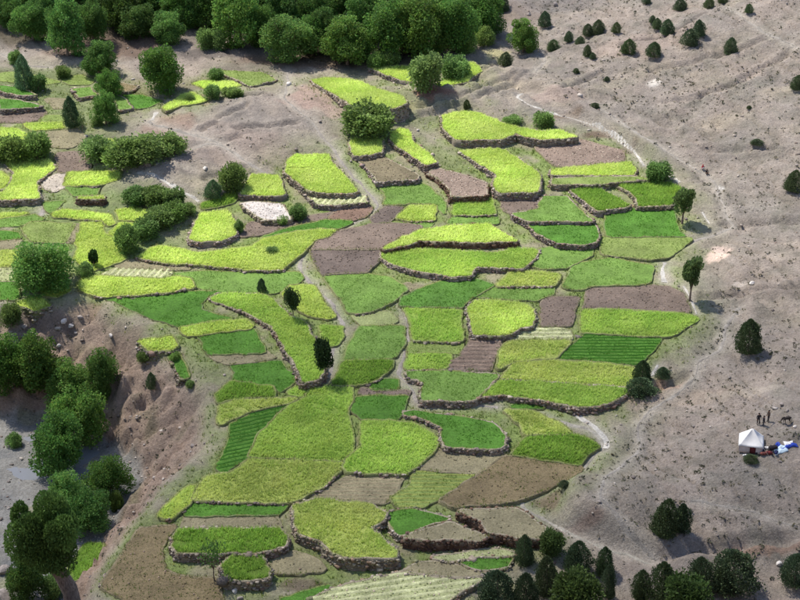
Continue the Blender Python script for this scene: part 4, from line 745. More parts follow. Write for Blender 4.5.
BANKV = {'b': [broadleaf(s) for s in (1, 2, 3, 4, 5)], 'j': [juniper(s, k) for s, k in ((11, 1), (12, 2), (13, 1), (14, 2), (15, 0))], 'u': [bushy(s) for s in (21, 22, 23, 24)],
         'k': [juniper(31, 0, 7000, .4, .038)], 's': [standard(41), standard(42, bare=.25)], 't': [standard(43, rx=.44, rz=.30, bare=.36, tw=.028, nl=20, nleaf=4200)],
         'f': [standard(45, rx=.43, rz=.30, bare=.35, tw=.085, leanx=-.28, nl=24, nleaf=42000, size=.018, pw=.3, rf=.8)], 'd': [standard(46, rx=.5, rz=.32, bare=.34, tw=.022, nl=16, nleaf=420, size=.05)],
         'o': [standard(47, rx=.46, rz=.22, bare=.36, tw=.03, nl=9, nleaf=1500, size=.08)]}
TINT = {'b': (92, 124, 60), 'j': (84, 100, 70), 'u': (112, 138, 76), 'k': (94, 116, 80), 's': (92, 112, 66), 't': (66, 84, 54), 'f': (84, 110, 54), 'd': (84, 108, 60), 'o': (52, 78, 40)}
PNAME = {'b': 'broadleaf_tree', 'j': 'juniper', 'u': 'bush', 'k': 'conical_tree', 's': 'small_tree', 't': 'tall_tree', 'f': 'old_juniper', 'd': 'sparse_tree', 'o': 'clipped_tree'}
PCAT = {'u': 'bush', 'j': 'juniper'}
# kind [tint scale] | x of the middle | y of the foot | width | height (pixels of the photograph) | label
PLANTS = '''
b1|10|28|30|36|round green tree at the top left corner of the forest
b1|33|41|36|42|round leafy tree second from left along the forest's front
b1.1|68|57|40|56|tallest leafy tree standing forward of the forest at upper left
b.7|93|42|30|42|dark tree just right of the tallest forward tree at upper left
b.6|122|30|44|44|dark shaded tree behind the tan clearing at top left
b.7|145|18|40|40|dark tree at the top edge above the large solitary tree
b.9|100|76|36|36|round solitary tree on bare earth left of the large solitary dark tree
b.9|111|98|27|28|smaller round tree directly below the round solitary tree, upper left
b.85|161|92|46|52|large solitary dark tree above the green plot, upper left
b1|168|44|36|32|spreading grey green tree behind the large solitary dark tree
b.8|192|28|36|46|tall dark tree at top edge behind the spreading grey green tree
u.9|205|49|16|22|small rounded green shrub at the forest's foot, left one of a pair
u1|220|50|16|22|small rounded green shrub at the forest's foot, right one of a pair
b1.05|240|47|48|60|broad tree with pale green crown top at the forest's front, left of centre
b.7|270|24|44|44|dark tree at the top edge behind the forest's front row, above the bare rise
b1|290|62|48|46|big rounded tree at the forest's front above the bare footpath
b.75|314|32|42|44|shaded tree between two big rounded front trees at top centre
b1.1|347|66|52|50|big bright crowned tree at the forest's front, left of the yellow fields
b.8|345|20|44|40|tree at the top edge behind the big bright crowned tree
b.95|385|60|52|58|big dark tree at the forest's front above a yellow field
b.85|422|58|52|62|large dark tree behind the tall green thicket, top centre
b.9|455|52|46|58|large round tree at the forest's right end
b.85|487|36|40|46|tree at the forest's right corner touching the hillside
b.75|400|14|60|40|dark tree at the top edge behind the big dark front tree
b.75|445|8|50|36|dark tree at the top edge above the forest's right end
b.7|215|6|44|36|dark tree at top edge left of centre, mostly cut off
b.7|300|4|44|36|dark tree cut off by top edge above the bare footpath
b.7|372|8|44|36|dark tree cut off by top edge right of centre
b.7|480|6|36|36|dark tree cut off by the top edge at the forest's right corner
b.75|18|4|40|40|dark tree cut by the top edge at the far left corner
b.75|55|8|44|44|dark tree cut by top edge above the round leafy second tree
b.7|88|12|40|44|dark tree at the top edge behind the tallest forward tree
b.7|112|6|40|36|shaded tree cut by the top edge left of the tan clearing
b.65|172|10|44|40|dark tree at top edge above the spreading grey green tree
b.75|258|10|44|40|dark tree cut by top edge behind the broad pale topped tree
b.75|326|52|36|44|shaded tree squeezed between two big front trees, top centre
b.8|404|48|40|50|tree between the big dark front tree and the large dark one
b.8|440|36|44|50|tree in the second row at the forest's right part
b.75|262|46|34|40|dark tree right of the broad pale topped tree
b.7|468|24|40|44|shaded tree in the second row at the forest's right corner
b.7|330|2|44|40|dark tree cut by top edge above the big bright crowned tree
b.7|140|38|34|34|dim tree on the tan clearing behind the large solitary tree
b.7|205|30|36|40|dim tree behind the small pair of rounded shrubs
b.9|20|20|34|34|leafy tree filling the gap between the two leftmost forest trees
b.85|48|24|36|38|leafy tree behind and left of the tallest forward tree
b.8|108|22|40|42|tree behind the tan clearing, left of the dark shaded one
b.8|180|22|40|40|tree behind the spreading grey green tree's right side
b.8|228|22|44|44|tree behind the broad pale topped tree's left side
b.8|284|36|40|44|tree behind and left of the big rounded front tree above the footpath
b.85|312|56|34|40|small tree filling the gap right of the big rounded front tree
b.8|366|40|44|48|tree behind the gap between the two biggest front trees
u1.2|468|52|16|20|light green young shrub at the forest's right foot, lower one
u1.3|484|45|18|18|light green young shrub at the forest's right foot, upper one
u.9|376|70|16|18|small dark bush at the left corner of the yellow forest edge field
u1|388|66|22|17|rounded bush behind the yellow forest edge field
u1.05|427|89|36|38|tall green thicket between two bright yellow fields at top centre
u1|454|81|30|26|lower green bush joined to the right of the tall thicket
u.85|367|134|50|34|big round dark bush above the small square yellow field
b1|523|53|28|34|lone round tree on the slope right of the forest
j.9|505|66|15|15|small dark juniper on the dry grass right of the yellow forest edge field
j.8|467|109|8|10|tiny dark juniper above the left end of the topmost field
j.8|504|12|11|15|dark juniper at the top edge touching the forest's right corner
j1|545|27|13|16|juniper at the top of the slope right of the forest, above the lone round tree
j1|569|42|9|11|small juniper in the loose trio right of the lone round tree, upper one
j1|580|45|10|9|small juniper in the loose trio right of the lone round tree, right one
j1|553|51|14|12|rounded juniper just right of the lone round tree
j1|588|36|11|13|small juniper, left of the tight pair on the upper slope
j1|598|35|14|16|larger juniper, right of the tight pair on the upper slope
j1|587|57|9|13|narrow upright juniper above the stony gully, upper slope
j.9|593|59|7|7|tiny juniper touching the narrow upright one, upper slope
j.9|576|73|7|5|tiny low dark shrub above the pale water channel bend, upper slope
j.9|595|108|9|6|flat dark shrub above the upper pale water channel
j1|616|33|10|11|small round juniper alone right of the tight pair, upper right hillside
j1|628|54|16|16|cone shaped juniper, left of the level pair on upper right hillside
j1|653|57|16|16|rounded juniper, right of the level pair on upper right hillside
j.9|652|23|7|8|smallest juniper at the left of a row of three, upper right hillside
j1|657|29|10|12|middle juniper in a row of three, upper right hillside
j1|667|35|14|17|largest juniper at the right of a row of three, upper right hillside
j1|689|46|18|18|wide lower juniper of the touching pair, upper right hillside
j1|699|37|14|17|taller upper juniper of the touching pair, upper right hillside
j1|680|11|13|13|juniper near top edge above the touching pair, upper right
j1|709|8|11|10|juniper near top edge, second from right of the top edge group
j1|723|3|11|10|juniper cut by the top edge left of the hillside track
j1|646|4|10|10|juniper cut by the top edge above the row of three
j1|730|55|15|17|juniper standing alone on the open upper right hillside
j1|749|13|9|9|small juniper beside the hillside track at the top right
j1|797|90|14|15|juniper cut by the right edge on the upper hillside
j.8|757|145|13|7|low dark shrub on bare hillside above the rounded right edge juniper
j.8|749|109|6|4|tiny dark shrub on the hillside left of the right edge juniper
j.8|607|81|6|5|tiny dark shrub on the pale slope above the upper channel
j.85|793|192|20|23|large rounded juniper at the right edge, mid hillside
s1|682|224|27|34|leafy small tree with short trunk at the hillside's foot right of vivid field
u.9|657|181|24|22|spreading dark bush beside the pale channel at the hillside's foot
s.9|690|301|27|46|lone tree with a bare trunk beside the pale stone steps
j.8|748|354|26|34|large solitary juniper on the mid right hillside
j.85|642|382|17|21|upper juniper at the corner of the pale ripening field
j.85|640|398|32|22|wide low juniper at the corner of the pale ripening field
j.8|663|379|15|12|small triangular juniper on the hillside right of two field corner ones
j.8|564|488|12|8|small dark shrub on the edge of the reddish scarp
j.75|664|537|28|40|large twin peaked juniper on the lower right slope, left half
j.75|681|533|20|30|large twin peaked juniper on the lower right slope, right half
j.8|751|462|14|8|low dark shrub in front of the white tent
u.55|552|555|24|26|round grey green bush beside the lower right footpath
j.85|524|566|19|30|pointed narrow juniper right of the short green strip, bottom
j.75|497|606|38|36|leftmost juniper of the bottom edge row
j.75|526|606|24|34|second juniper from left in the bottom edge row
j.75|547|597|25|42|tall pointed juniper rising behind the bottom edge row
u.38|574|612|46|42|big round dark bush in the middle of the bottom edge row
j.75|578|573|29|31|rounded juniper right of the round grey green bush, bottom
j.75|604|576|20|30|juniper above the narrow one at bottom centre right
j.75|607|598|17|32|narrow dark juniper at bottom right of the big round bush
j.75|641|600|22|30|small juniper at left end of the bottom right clump
j.75|662|608|34|46|tall spired juniper of the bottom right clump
u.4|684|612|46|38|round grey green bush in front of the bottom right clump
j.75|700|591|28|33|juniper between the tall spired one and the widest one, bottom right
j.75|733|591|52|42|widest juniper of the bottom right clump
j.75|794|586|30|33|juniper cut by the right edge at the bottom right corner
b1.1|46|293|60|54|big round leafy tree among the left valley fields
o1|94|269|13|22|small two balled clipped tree in the irregular yellow field
u1.1|85|277|15|14|small green bush right of the big round valley tree
u.85|128|253|22|28|round dark bush at the left end of the lower hedge
u.85|148|238|26|22|bush in the lower hedge next to its round end bush
u.8|160|228|28|22|bush in the middle of the lower hedge, left of centre
u.85|176|221|26|20|bush near the right end of the lower hedge, left of centre
u1.1|190|214|14|12|light green bush at the right end of the lower hedge
u.8|136|203|26|17|left bush of the upper hedge below the bare brown rise
u.8|156|204|30|19|middle bush of the upper hedge below the bare brown rise
u.95|174|209|22|24|right and tallest bush of the upper hedge below the bare brown rise
u1|98|161|32|24|left bush of the bushy belt below the upper left footpath
u1.05|124|165|38|28|second bush from left of the bushy belt below the footpath
u1|150|161|36|28|third bush from left of the bushy belt below the footpath
u1.05|173|155|26|24|rightmost bush of the bushy belt below the footpath
u.9|38|159|30|30|tall grey green bush at the right of the left edge bush group
u.9|14|161|30|26|grey green bush in the middle of the left edge bush group
u.8|-4|160|24|24|bush cut by the left edge behind the large yellow field
k.7|73|127|16|30|dark cone shaped tree leaning beside the small tan plot
d1|83|137|10|25|thin bare stemmed tree below the dark cone shaped tree
b1|106|125|26|34|leafy tree with pale base right of the dark cone shaped tree
k1.1|25|91|18|36|pale green pointed tree among the upper left terraces
u.8|38|92|17|18|dark bush right of the pale green pointed tree
u.9|16|64|14|14|low bush beside the upper left footpath
u.9|62|77|16|12|small bush left of the round solitary tree
u.9|216|80|16|12|low grey shrub behind the bright yellow plot below the forest
u.85|190|103|11|9|dark little shrub at the tip of the bright yellow wedge plot
u1|213|99|16|16|green shrub at right of the bright yellow wedge plot
u.9|232|98|22|12|low shrub at the right of the row below the bright yellow plot
k.9|213|198|17|20|smaller left one of two dark bushes above the thin bright strip
u.75|234|193|25|32|taller right one of two dark bushes above the thin bright strip
u.8|298|221|17|17|dark round shrub at the right of the white salty plot
u1.2|283|226|15|11|grey low shrub at the lower right corner of the white salty plot
u.8|239|233|9|14|small dark shrub at the corner of the tapered yellow field
u1|543|129|19|19|green bush behind the pointed right end of the topmost field
u1.2|512|125|20|11|pale weedy shrub behind the topmost field
u1|98|126|12|10|low green bush at the foot of the leafy tree with pale base
u.9|272|254|14|8|low dark shrub growing inside the winding yellow field
k.6|262|294|9|16|small dark upright shrub at the edge of the curved yellow field
t1|293|319|19|35|small tree with bare trunk between two yellow fields, centre left
t.8|326|383|25|46|tall dark tree with a bare trunk in the middle of the terraces
d1|215|584|32|46|thin bare tree in front of the bright tall crop strip
u.7|12|325|21|24|dark round bush at the left edge above the river trees
j1|152|389|11|18|small dark juniper on the brown bluff
u.7|144|362|14|12|low dark shrub on the bluff below the isolated yellow patch
b0.82|8|392|49|57|river bank tree cut by the left edge, uppermost
b0.87|38|396|52|61|leafy river bank tree right of the one cut by left edge
b0.86|104|396|35|48|dark tree at the right of the river bank grove's top
b1.04|72|412|50|50|tree in the middle of the river bank grove's upper part
b1.22|80|450|56|62|large bright tree in the middle of the river bank grove
b0.92|58|478|56|65|large tree on the river side of the bank grove
b1.20|70|520|44|52|leafy tree above the big foreground juniper
b0.82|108|500|45|44|tree on the bluff side of the bank grove
b0.87|90|532|45|45|tree in the lower part of the bank grove
u.8|104|400|14|18|grassy bush on the stream's edge beside the bank grove
u1|14|447|15|15|small green bush alone on the river gravel
u.8|117|510|12|18|dark shrub at the lower end of the brown bluff
b.6|26|606|42|54|dark tree behind the big foreground juniper's crown
u.9|54|600|22|26|green bush beside the big foreground juniper's trunk
u1.1|176|362|10|10|small green shrub beside the grassy chute on the bluff
u1|190|388|8|8|small shrub at the bluff edge below the grassy chute
'''
DEP = lambda py: PITCH + math.atan((py - 300) / F)
_pl = [q.split('|') for q in PLANTS.strip().split('\n')]
_pp = []
for q in _pl:
    k = q[0][0]; x, y, w_, h_ = map(float, q[1:5]); y2 = y - (.12 if k in 'buj' else .03) * w_ * math.sin(DEP(y)); _pp.append((x, y2))
_pg, _pt = ground(_pp, hgt)
def plant(kind, tint, P, wm, hm, label, seed):
    rg = random.Random(seed); crown, trunk = rg.choice(BANKV[kind])
    r = empty(PNAME[kind], tuple(P)); r.rotation_euler[2] = 0 if kind in 'f' else rg.uniform(-3.1, 3.1); r.scale = (wm * rg.uniform(.93, 1.08), wm * rg.uniform(.93, 1.08), hm * rg.uniform(.94, 1.06)); r.rotation_euler[0] = rg.uniform(-.07, .07); r.rotation_euler[1] = rg.uniform(-.07, .07)
    tag(r, label, PCAT.get(kind, 'tree'), None)
    c = put('crown', crown, M_NEEDLE if kind in 'jtkf' else M_LEAF, r); t = put('trunk', trunk, M_BARK, r)
    cc = s2l(TINT[kind]) * tint * 1.3 * rg.uniform(.88, 1.14); cc = cc * np.array([rg.uniform(.92, 1.1), 1, rg.uniform(.85, 1.1)]); c.color = (*[float(v) for v in cc], 1)
    return r
for i, (q, P, t) in enumerate(zip(_pl, _pg, _pt)):
    k = q[0][0]; tint = float(q[0][1:] or 1); x, y, w_, h_ = map(float, q[1:5]); mpp = t / F; dp = DEP(y)
    wm = w_ * mpp * (1.12 if k in 'bu' else 1.0); hm = max((h_ * mpp - .22 * w_ * mpp * math.sin(dp)) / math.cos(dp), .45 * w_ * mpp, .35) * (1.10 if k in 'bu' else 1.02)
    plant(k, tint, (P[0], P[1], P[2] - .04), wm, hm, q[5], i)
# old juniper on the near slope under the camera
yt = 106.0; d = rays([(74, 600)])[0]; tt = yt / d[1]; xt = d[0] * tt; zt = hgt(xt, yt); mpp = tt / F
plant('f', 1.0, (xt, yt, float(zt) - .1), 86 * mpp, (600 - 490) * mpp / math.cos(DEP(560)) + 1.2, 'big old juniper with a thick pale leaning trunk at the bottom left corner', 999)

# ---------------------------------------------------------------- scrub, weeds and loose stone
def spread(n, box, rg): return rg.uniform(box[0], box[1], n), rg.uniform(box[2], box[3], n)
rg = np.random.default_rng(55)
X, Y = spread(110000, (-95, 104, 130, 338), rg); dens = grid_at(hillm, X, Y) * (.25 + .75 * (fbm(X / 12, Y / 12, 5, 3) > .47)) * .30 + .05 * (1 - grid_at(near, X, Y)) * (1 - grid_at(riverbed, X, Y)) + .16 * grid_at(bluff, X, Y)
m = (rg.random(len(X)) < dens) & ~in_field(X, Y); X, Y = X[m], Y[m]; n = len(X); sz = np.clip(rg.lognormal(-1.25, .45, n), .14, .8)
nb = 10; dd = rg.normal(0, 1, (n * nb, 3)); dd[:, 2] = np.abs(dd[:, 2]) * .8; dd /= np.linalg.norm(dd, axis=1)[:, None]; s = np.repeat(sz, nb)
P = np.repeat(np.column_stack([X, Y, hgt(X, Y) - .02]), nb, 0) + dd * s[:, None] * .35 * rg.uniform(.5, 1, (n * nb, 1)); V, T = leafcloud(P, dd, .42 * s, rg)
pal = np.array([C(112, 108, 90), C(100, 102, 78), C(122, 116, 98), C(90, 92, 74), C(128, 122, 98)]); cs = np.repeat(np.repeat(pal[rg.integers(0, 5, n)], nb, 0) * rg.uniform(.7, 1.2, (n * nb, 1)), 4, 0)
tag(put('scrub', mesh('scrub', V, [T], cs), M_NEEDLE), 'low grey green cushion scrub dotted over the stony slopes', 'scrub', kind='stuff')
X, Y = spread(90000, (-95, 104, 130, 338), rg); dens = (.05 * grid_at(hillm, X, Y) + .30 * grid_at(bluff, X, Y)) * (fbm(X / 8, Y / 8, 15, 3) > .5) + .15 * grid_at(riverbed, X, Y) + .025
m = (rg.random(len(X)) < dens) & ~in_field(X, Y); X, Y = X[m], Y[m]; n = len(X); sz = np.clip(rg.lognormal(-1.65, .5, n), .08, .9)
V, Fq = stone_lumps(np.column_stack([X, Y, hgt(X, Y) + sz * .1]), sz, .7, 3); pal = np.array([C(176, 164, 152), C(150, 140, 132), C(128, 118, 110), C(196, 186, 174), C(140, 122, 110)])
tag(put('loose_stones', mesh('loose_stones', V, [Fq], np.repeat(pal[rg.integers(0, 5, n)], 8, 0)), M_WALL), 'loose stones strewn over slopes and river bed', 'stones', kind='stuff')
X, Y = spread(220000, (-95, 100, 130, 325), rg); nr = grid_at(near, X, Y); m = (rg.random(len(X)) < np.clip(nr * 1.3 - .15, 0, 1) * (.15 + .85 * (fbm(X / 3, Y / 3, 61, 4) > .47)) * .55) & ~in_field(X, Y) & (grid_at(bluff, X, Y) < .4)
for L in PL:
    d_, _ = pdist(L, X, Y); m &= d_ > .8
X, Y = X[m], Y[m]; n = len(X); pal = np.array([C(124, 146, 66), C(104, 128, 54), C(150, 152, 88), C(92, 112, 56)])
V, T, c3 = tufts(np.column_stack([X, Y, hgt(X, Y)]), rg.uniform(.15, .5, n), .16, 3, pal[rg.integers(0, 4, n)], rg)
tag(put('bank_grass', mesh('bank_grass', V, [T], c3), M_CROP), 'rough grass and weeds on the banks between the fields', 'grass', kind='stuff')
# boulders that can be picked out one by one
BOULD = [('752,284', .9), ('64,322', 1.2), ('71,327', 1.0), ('59,346', .9), ('111,336', .8), ('24,328', 1.2), ('33,332', 1.0), ('80,318', .9), ('235,592', .8), ('266,586', .7), ('240,599', .7), ('212,587', .4), ('780,462', .5), ('289,85', 1.3), ('320,122', .7), ('529,15', 1.2), ('555,5', 1.4), ('222,194', 1.4), ('205,169', 1.0), ('148,166', 1.6), ('4,572', 1.8), ('6,597', 2.2), ('774,408', .6), ('782,405', .7), ('795,427', .5), ('787,411', .6), ('639,575', .6), ('779,564', .9), ('562,583', .8), ('570,580', .7)]
BL = ['pale boulder on the hillside right of the pale earth patch', 'pale boulder in the middle of the rocky knoll', 'grey boulder right of the pale one on the rocky knoll', 'small pale rock low on the rocky knoll', 'white rock at the right end of the rocky knoll', 'grey boulder in the rubble at the knoll\'s left end', 'boulder in the rubble beside the knoll\'s leftmost one', 'brown boulder high on the rocky knoll',
      'pale stone below the small square crop, left one', 'pale stone below the right corner of the small square crop', 'stone at the bottom edge below the small square crop', 'tiny pale stone on the olive brown fallow field', 'small stone right of the tent\'s bundles', 'white boulder beside the upper footpath below the forest', 'dark small stone beside the bare pinkish slope', 'rock on the slope near the top edge right of the forest', 'dark rock at the top edge right of the forest', 'grey boulder between the two dark bushes', 'pale rock on the crest of the bare brown rise', 'large whitish rock on the bare rise left of the thin channel',
      'grey boulder in the river gravel at the left edge', 'larger grey boulder at the bottom left corner', 'stone on the slope left of the grazing donkey', 'dark stone above the grazing donkey', 'pale stone right of the donkey at right edge', 'stone close behind the grazing donkey', 'pale rock among the bottom right junipers', 'pale rock left of the bottom right corner juniper', 'pale stone left of the tall pointed bottom juniper', 'pale stone right of the tall pointed bottom juniper']
bg_, bt_ = ground([tuple(map(float, q[0].split(','))) for q in BOULD], hgt)
def rockmesh(seed):
    import bmesh
    bm = bmesh.new(); bmesh.ops.create_icosphere(bm, subdivisions=2, radius=.5); r2 = random.Random(seed)
    pl = [(Vector((r2.gauss(0, 1), r2.gauss(0, 1), r2.gauss(0, 1))).normalized(), r2.uniform(.26, .42)) for _ in range(9)]
    for v in bm.verts:
        for nn, dd_ in pl:
            e = v.co.dot(nn) - dd_
            if e > 0: v.co -= nn * e
        v.co *= r2.uniform(.95, 1.05)
    me = bpy.data.meshes.new('boulder'); bm.to_mesh(me); bm.free(); return me
MR = [plain('pale_rock', C(206, 198, 188), .9, .25, 3), plain('grey_rock', C(146, 136, 128), .9, .3, 3)]
RM = {(s, k): rockmesh(s) for s in range(3) for k in range(2)}
for (kk), me in RM.items(): me.materials.append(MR[kk[1]])
for i, (q, P) in enumerate(zip(BOULD, bg_)):
    o = put('boulder', RM[(i % 3, 0 if (('white' in BL[i] and 'river' not in BL[i] and 'corner' not in BL[i]) or 'pale' in BL[i]) else 1)], None); o.location = (P[0], P[1], P[2] + q[1] * .15); o.scale = (q[1] * 1.2, q[1], q[1] * .75); o.rotation_euler = (0, 0, i * 1.3); tag(o, BL[i], 'boulder')
# ---------------------------------------------------------------- camp: tent, bundles, people, donkey
import bmesh
def gp(px, py): return ground([(px, py)], hgt)[0][0]
M_CANVAS = plain('tent_canvas', (.80, .77, .72), .8, .06, 2); M_WALLC = plain('tent_wall_cloth', (.62, .53, .48), .85, .08, 2); M_DARK = plain('dark_cloth', (.035, .03, .035), .9, .3, 5)
M_RED = plain('dark_red_cloth', (.16, .035, .035), .9, .3, 5); M_ROPE = plain('rope', (.5, .45, .38), .9, .1, 5); M_POLE = plain('pole_wood', (.25, .17, .1), .8, .2, 5)
M_BLUE = plain('blue_tarp', (.03, .06, .34), .45, .25, 3); M_PALEB = plain('pale_tarp', (.60, .74, .85), .6, .15, 3); M_WHITEC = plain('white_sack', (.75, .72, .68), .9, .1, 4); M_NAVY = plain('navy_bag', (.03, .04, .12), .8, .3, 5); M_BROWNC = plain('red_brown_bag', (.22, .075, .06), .8, .3, 5)
def grid_sheet(fn, nu, nv, th=.02):
    """a sheet of cloth with real thickness"""
    P = np.array([[fn(i / nu, j / nv) for i in range(nu + 1)] for j in range(nv + 1)], float); n1 = (nu + 1) * (nv + 1)
    du = np.gradient(P, axis=1); dv = np.gradient(P, axis=0); nn = np.cross(du, dv); nn /= np.linalg.norm(nn, axis=2)[..., None] + 1e-9
    V = np.concatenate([(P + nn * th / 2).reshape(-1, 3), (P - nn * th / 2).reshape(-1, 3)]); q = []
    ix = lambda i, j, s: s * n1 + j * (nu + 1) + i
    for j in range(nv):
        for i in range(nu):
            q.append((ix(i, j, 0), ix(i + 1, j, 0), ix(i + 1, j + 1, 0), ix(i, j + 1, 0))); q.append((ix(i, j, 1), ix(i, j + 1, 1), ix(i + 1, j + 1, 1), ix(i + 1, j, 1)))
    for i in range(nu): q += [(ix(i, 0, 0), ix(i, 0, 1), ix(i + 1, 0, 1), ix(i + 1, 0, 0)), (ix(i, nv, 0), ix(i + 1, nv, 0), ix(i + 1, nv, 1), ix(i, nv, 1))]
    for j in range(nv): q += [(ix(0, j, 0), ix(0, j + 1, 0), ix(0, j + 1, 1), ix(0, j, 1)), (ix(nu, j, 0), ix(nu, j, 1), ix(nu, j + 1, 1), ix(nu, j + 1, 0))]
    return V, np.array(q)
pt = gp(750.5, 447.5); tent = empty('tent', (pt[0], pt[1], pt[2] - .05)); tent.rotation_euler[2] = R(-14)
tag(tent, 'white pyramid roofed tent with a dark red doorway on the right hillside', 'tent')
S, HW, HP = 1.45, 1.12, 2.95
cn = [(-S, -S), (S, -S), (S, S), (-S, S)]
for k in range(4):
    a = np.array(cn[k]); b = np.array(cn[(k + 1) % 4])
    if k == 0:  # front wall in two halves beside the doorway
        for (u0, u1) in ((0, .46), (.72, 1)):
            put('wall_panel', mesh('wall_panel', *(lambda r: (r[0], [r[1]]))(grid_sheet(lambda u, v: (*(a + (b - a) * (u0 + (u1 - u0) * u) + np.array([0, .04 * math.sin(u * 9)])), v * HW), 6, 3, .025))), M_WALLC, tent)
    else:
        nrm = np.array([(b - a)[1], -(b - a)[0]]) / (2 * S)
        put('wall_panel', mesh('wall_panel', *(lambda r: (r[0], [r[1]]))(grid_sheet(lambda u, v: (*(a + (b - a) * u + nrm * .04 * math.sin(u * 14)), v * HW), 10, 3, .025))), M_WALLC, tent)
    e = 1.10
    def roof(u, v):
        p = (a + (b - a) * u) * e; z = HW - .06 + (HP - HW + .06) * v; s = 1 - v; sag = -.30 * math.sin(math.pi * v) * math.sin(math.pi * u)
        return (p[0] * s, p[1] * s, z + sag - .05 * abs(math.sin(u * math.pi * 5)) * (v < .01))
    put('roof_panel', mesh('roof_panel', *(lambda r: (r[0], [r[1]]))(grid_sheet(roof, 20, 8, .02))), M_CANVAS, tent)
    c = np.array(cn[k]) * 1.1; g_ = c * 1.75; put('guy_rope', mesh('guy_rope', *(lambda r: (r[0], [r[1]]))(tube([[c[0], c[1], HW - .05], [g_[0], g_[1], .02]], [.012, .012], 5))), M_ROPE, tent)
put('door_flap', mesh('door_flap', *(lambda r: (r[0], [r[1]]))(grid_sheet(lambda u, v: (-S + 2 * S * (.47 + .24 * u), -S + .10 + .05 * math.sin(u * 12), v * (HW - .08)), 8, 4, .03))), M_RED, tent)
put('ridge_pole', mesh('ridge_pole', *(lambda r: (r[0], [r[1]]))(tube([[0, 0, 0], [0, 0, HP + .25]], [.03, .025], 8))), M_POLE, tent)
def bag(P, L, r, rot, mat, label, name='duffel_bag'):
    o = empty(name, (P[0], P[1], P[2])); o.rotation_euler[2] = rot; tag(o, label, 'bag')
    xs = np.linspace(-.5, .5, 9) * L; pr = np.array([.25, .8, .97, 1, .96, 1, .95, .8, .25]) * r; path = np.column_stack([xs, .02 * np.sin(xs * 9), np.full(9, r * .82)]); V, Fq = tube(path, pr, 12); V[:, 2] = np.maximum(V[:, 2], 0) * .9
    caps = [np.arange(12)[::-1][None, :], (np.arange(12) + 8 * 12)[None, :]]
    put('bag_body', mesh('bag_body', V, [Fq] + caps, None, True), mat, o)
    for sx in (-.22, .22):
        th = np.linspace(-.2, math.pi + .2, 12); hoop = np.column_stack([np.full(12, sx * L), np.cos(th) * r * 1.03, r * .78 + np.sin(th) * r * .95]); hoop[:, 2] = np.maximum(hoop[:, 2], .01)
        put('strap', mesh('strap', *(lambda r_: (r_[0], [r_[1]]))(tube(hoop, [.025] * 12, 5))), M_DARK, o)
    return o
bag(gp(762.5, 450.5), 1.0, .24, .3, M_NAVY, 'navy bag at the white tent\'s right front corner')
bag(gp(767, 449), .8, .22, -.4, M_WHITEC, 'white sack in the heap right of the tent', 'sack')
bag(gp(773, 449), 1.25, .33, .2, M_DARK, 'large black bag in the middle of the heap right of the tent')
bag(gp(764, 454.5), 1.1, .25, .15, M_BROWNC, 'red brown bag in front of the tent heap')
bag(gp(769, 454), .9, .27, -.3, M_RED, 'dark red bag beside the red brown one in the heap')
bag(gp(757, 453.5), .75, .22, .6, M_DARK, 'small dark bag before the tent door')
bag(gp(745, 456), .7, .16, .1, M_WHITEC, 'pale sack lying left of the low shrub by the tent', 'sack')
bag(gp(776, 453.5), .7, .22, 1.0, M_NAVY, 'navy bag at the lower right of the heap by the tent')
def tarp(px, py, lx, ly, rot, mat, label, seed, hz=.35):
    P = gp(px, py); o = empty('tarpaulin', tuple(P)); tag(o, label, 'tarpaulin'); ca, sa = math.cos(rot), math.sin(rot)
    def fn(u, v):
        x = (u - .5) * lx; y = (v - .5) * ly + .1 * math.sin(u * 7 + seed); X = x * ca - y * sa; Y = x * sa + y * ca
        z = float(hgt(P[0] + X, P[1] + Y)) - P[2] + .06 + hz * float(fbm(u * 5 + seed, v * 4 + seed, seed, 3)) * math.sin(math.pi * u) ** .5 * math.sin(math.pi * v) ** .5
        return (X, Y, z)
    V, Fq = grid_sheet(fn, 22, 12, .02); put('sheet', mesh('sheet', V, [Fq], None, False), mat, o)
tarp(788.5, 446.8, 2.6, .55, .28, M_BLUE, 'crumpled blue tarpaulin stretched right of the white tent', 3, .4)
tarp(780.5, 450.5, 1.7, .9, .1, M_PALEB, 'pale blue sheet between the black bag and the blue tarpaulin', 5, .45)
tarp(789, 443.8, 1.3, .7, .1, M_WHITEC, 'whitish pink cloth spread behind the blue tarpaulin', 8, .25)
tarp(776, 447.2, 1.0, .6, .2, M_BLUE, 'small blue sheet behind the black bag', 9, .35)
def skin_mesh(name, pts, edges, root, mats, slot, sub=1):
    me = bpy.data.meshes.new(name + '_cage'); bm = bmesh.new(); ly = bm.verts.layers.skin.verify(); vs = {}
    for k, (p, r) in pts.items(): v = bm.verts.new(p); v[ly].radius = (r, r); v[ly].use_root = (k == root); vs[k] = v
    for a, b in edges: bm.edges.new((vs[a], vs[b]))
    bm.to_mesh(me); bm.free(); o = bpy.data.objects.new(name, me); COL.objects.link(o)
    sk = o.modifiers.new('skin', 'SKIN'); sk.use_smooth_shade = True; sb = o.modifiers.new('sub', 'SUBSURF'); sb.levels = sub; sb.render_levels = sub
    bpy.context.view_layer.update(); dg = bpy.context.evaluated_depsgraph_get(); out = bpy.data.meshes.new_from_object(o.evaluated_get(dg)); bpy.data.objects.remove(o)
    out.materials.clear()
    for m in mats: out.materials.append(m)
    for f in out.polygons: f.material_index = slot(f.center); f.use_smooth = True
    return out
M_SKIN = plain('skin', (.32, .17, .10), .6, .05, 5); M_HAIR = plain('black_hair', (.012, .01, .01), .6, .1, 9); M_SHOE = plain('shoe', (.03, .025, .02), .7, .1, 9); M_EYE = plain('eye', (.02, .015, .01), .2, .05, 9)
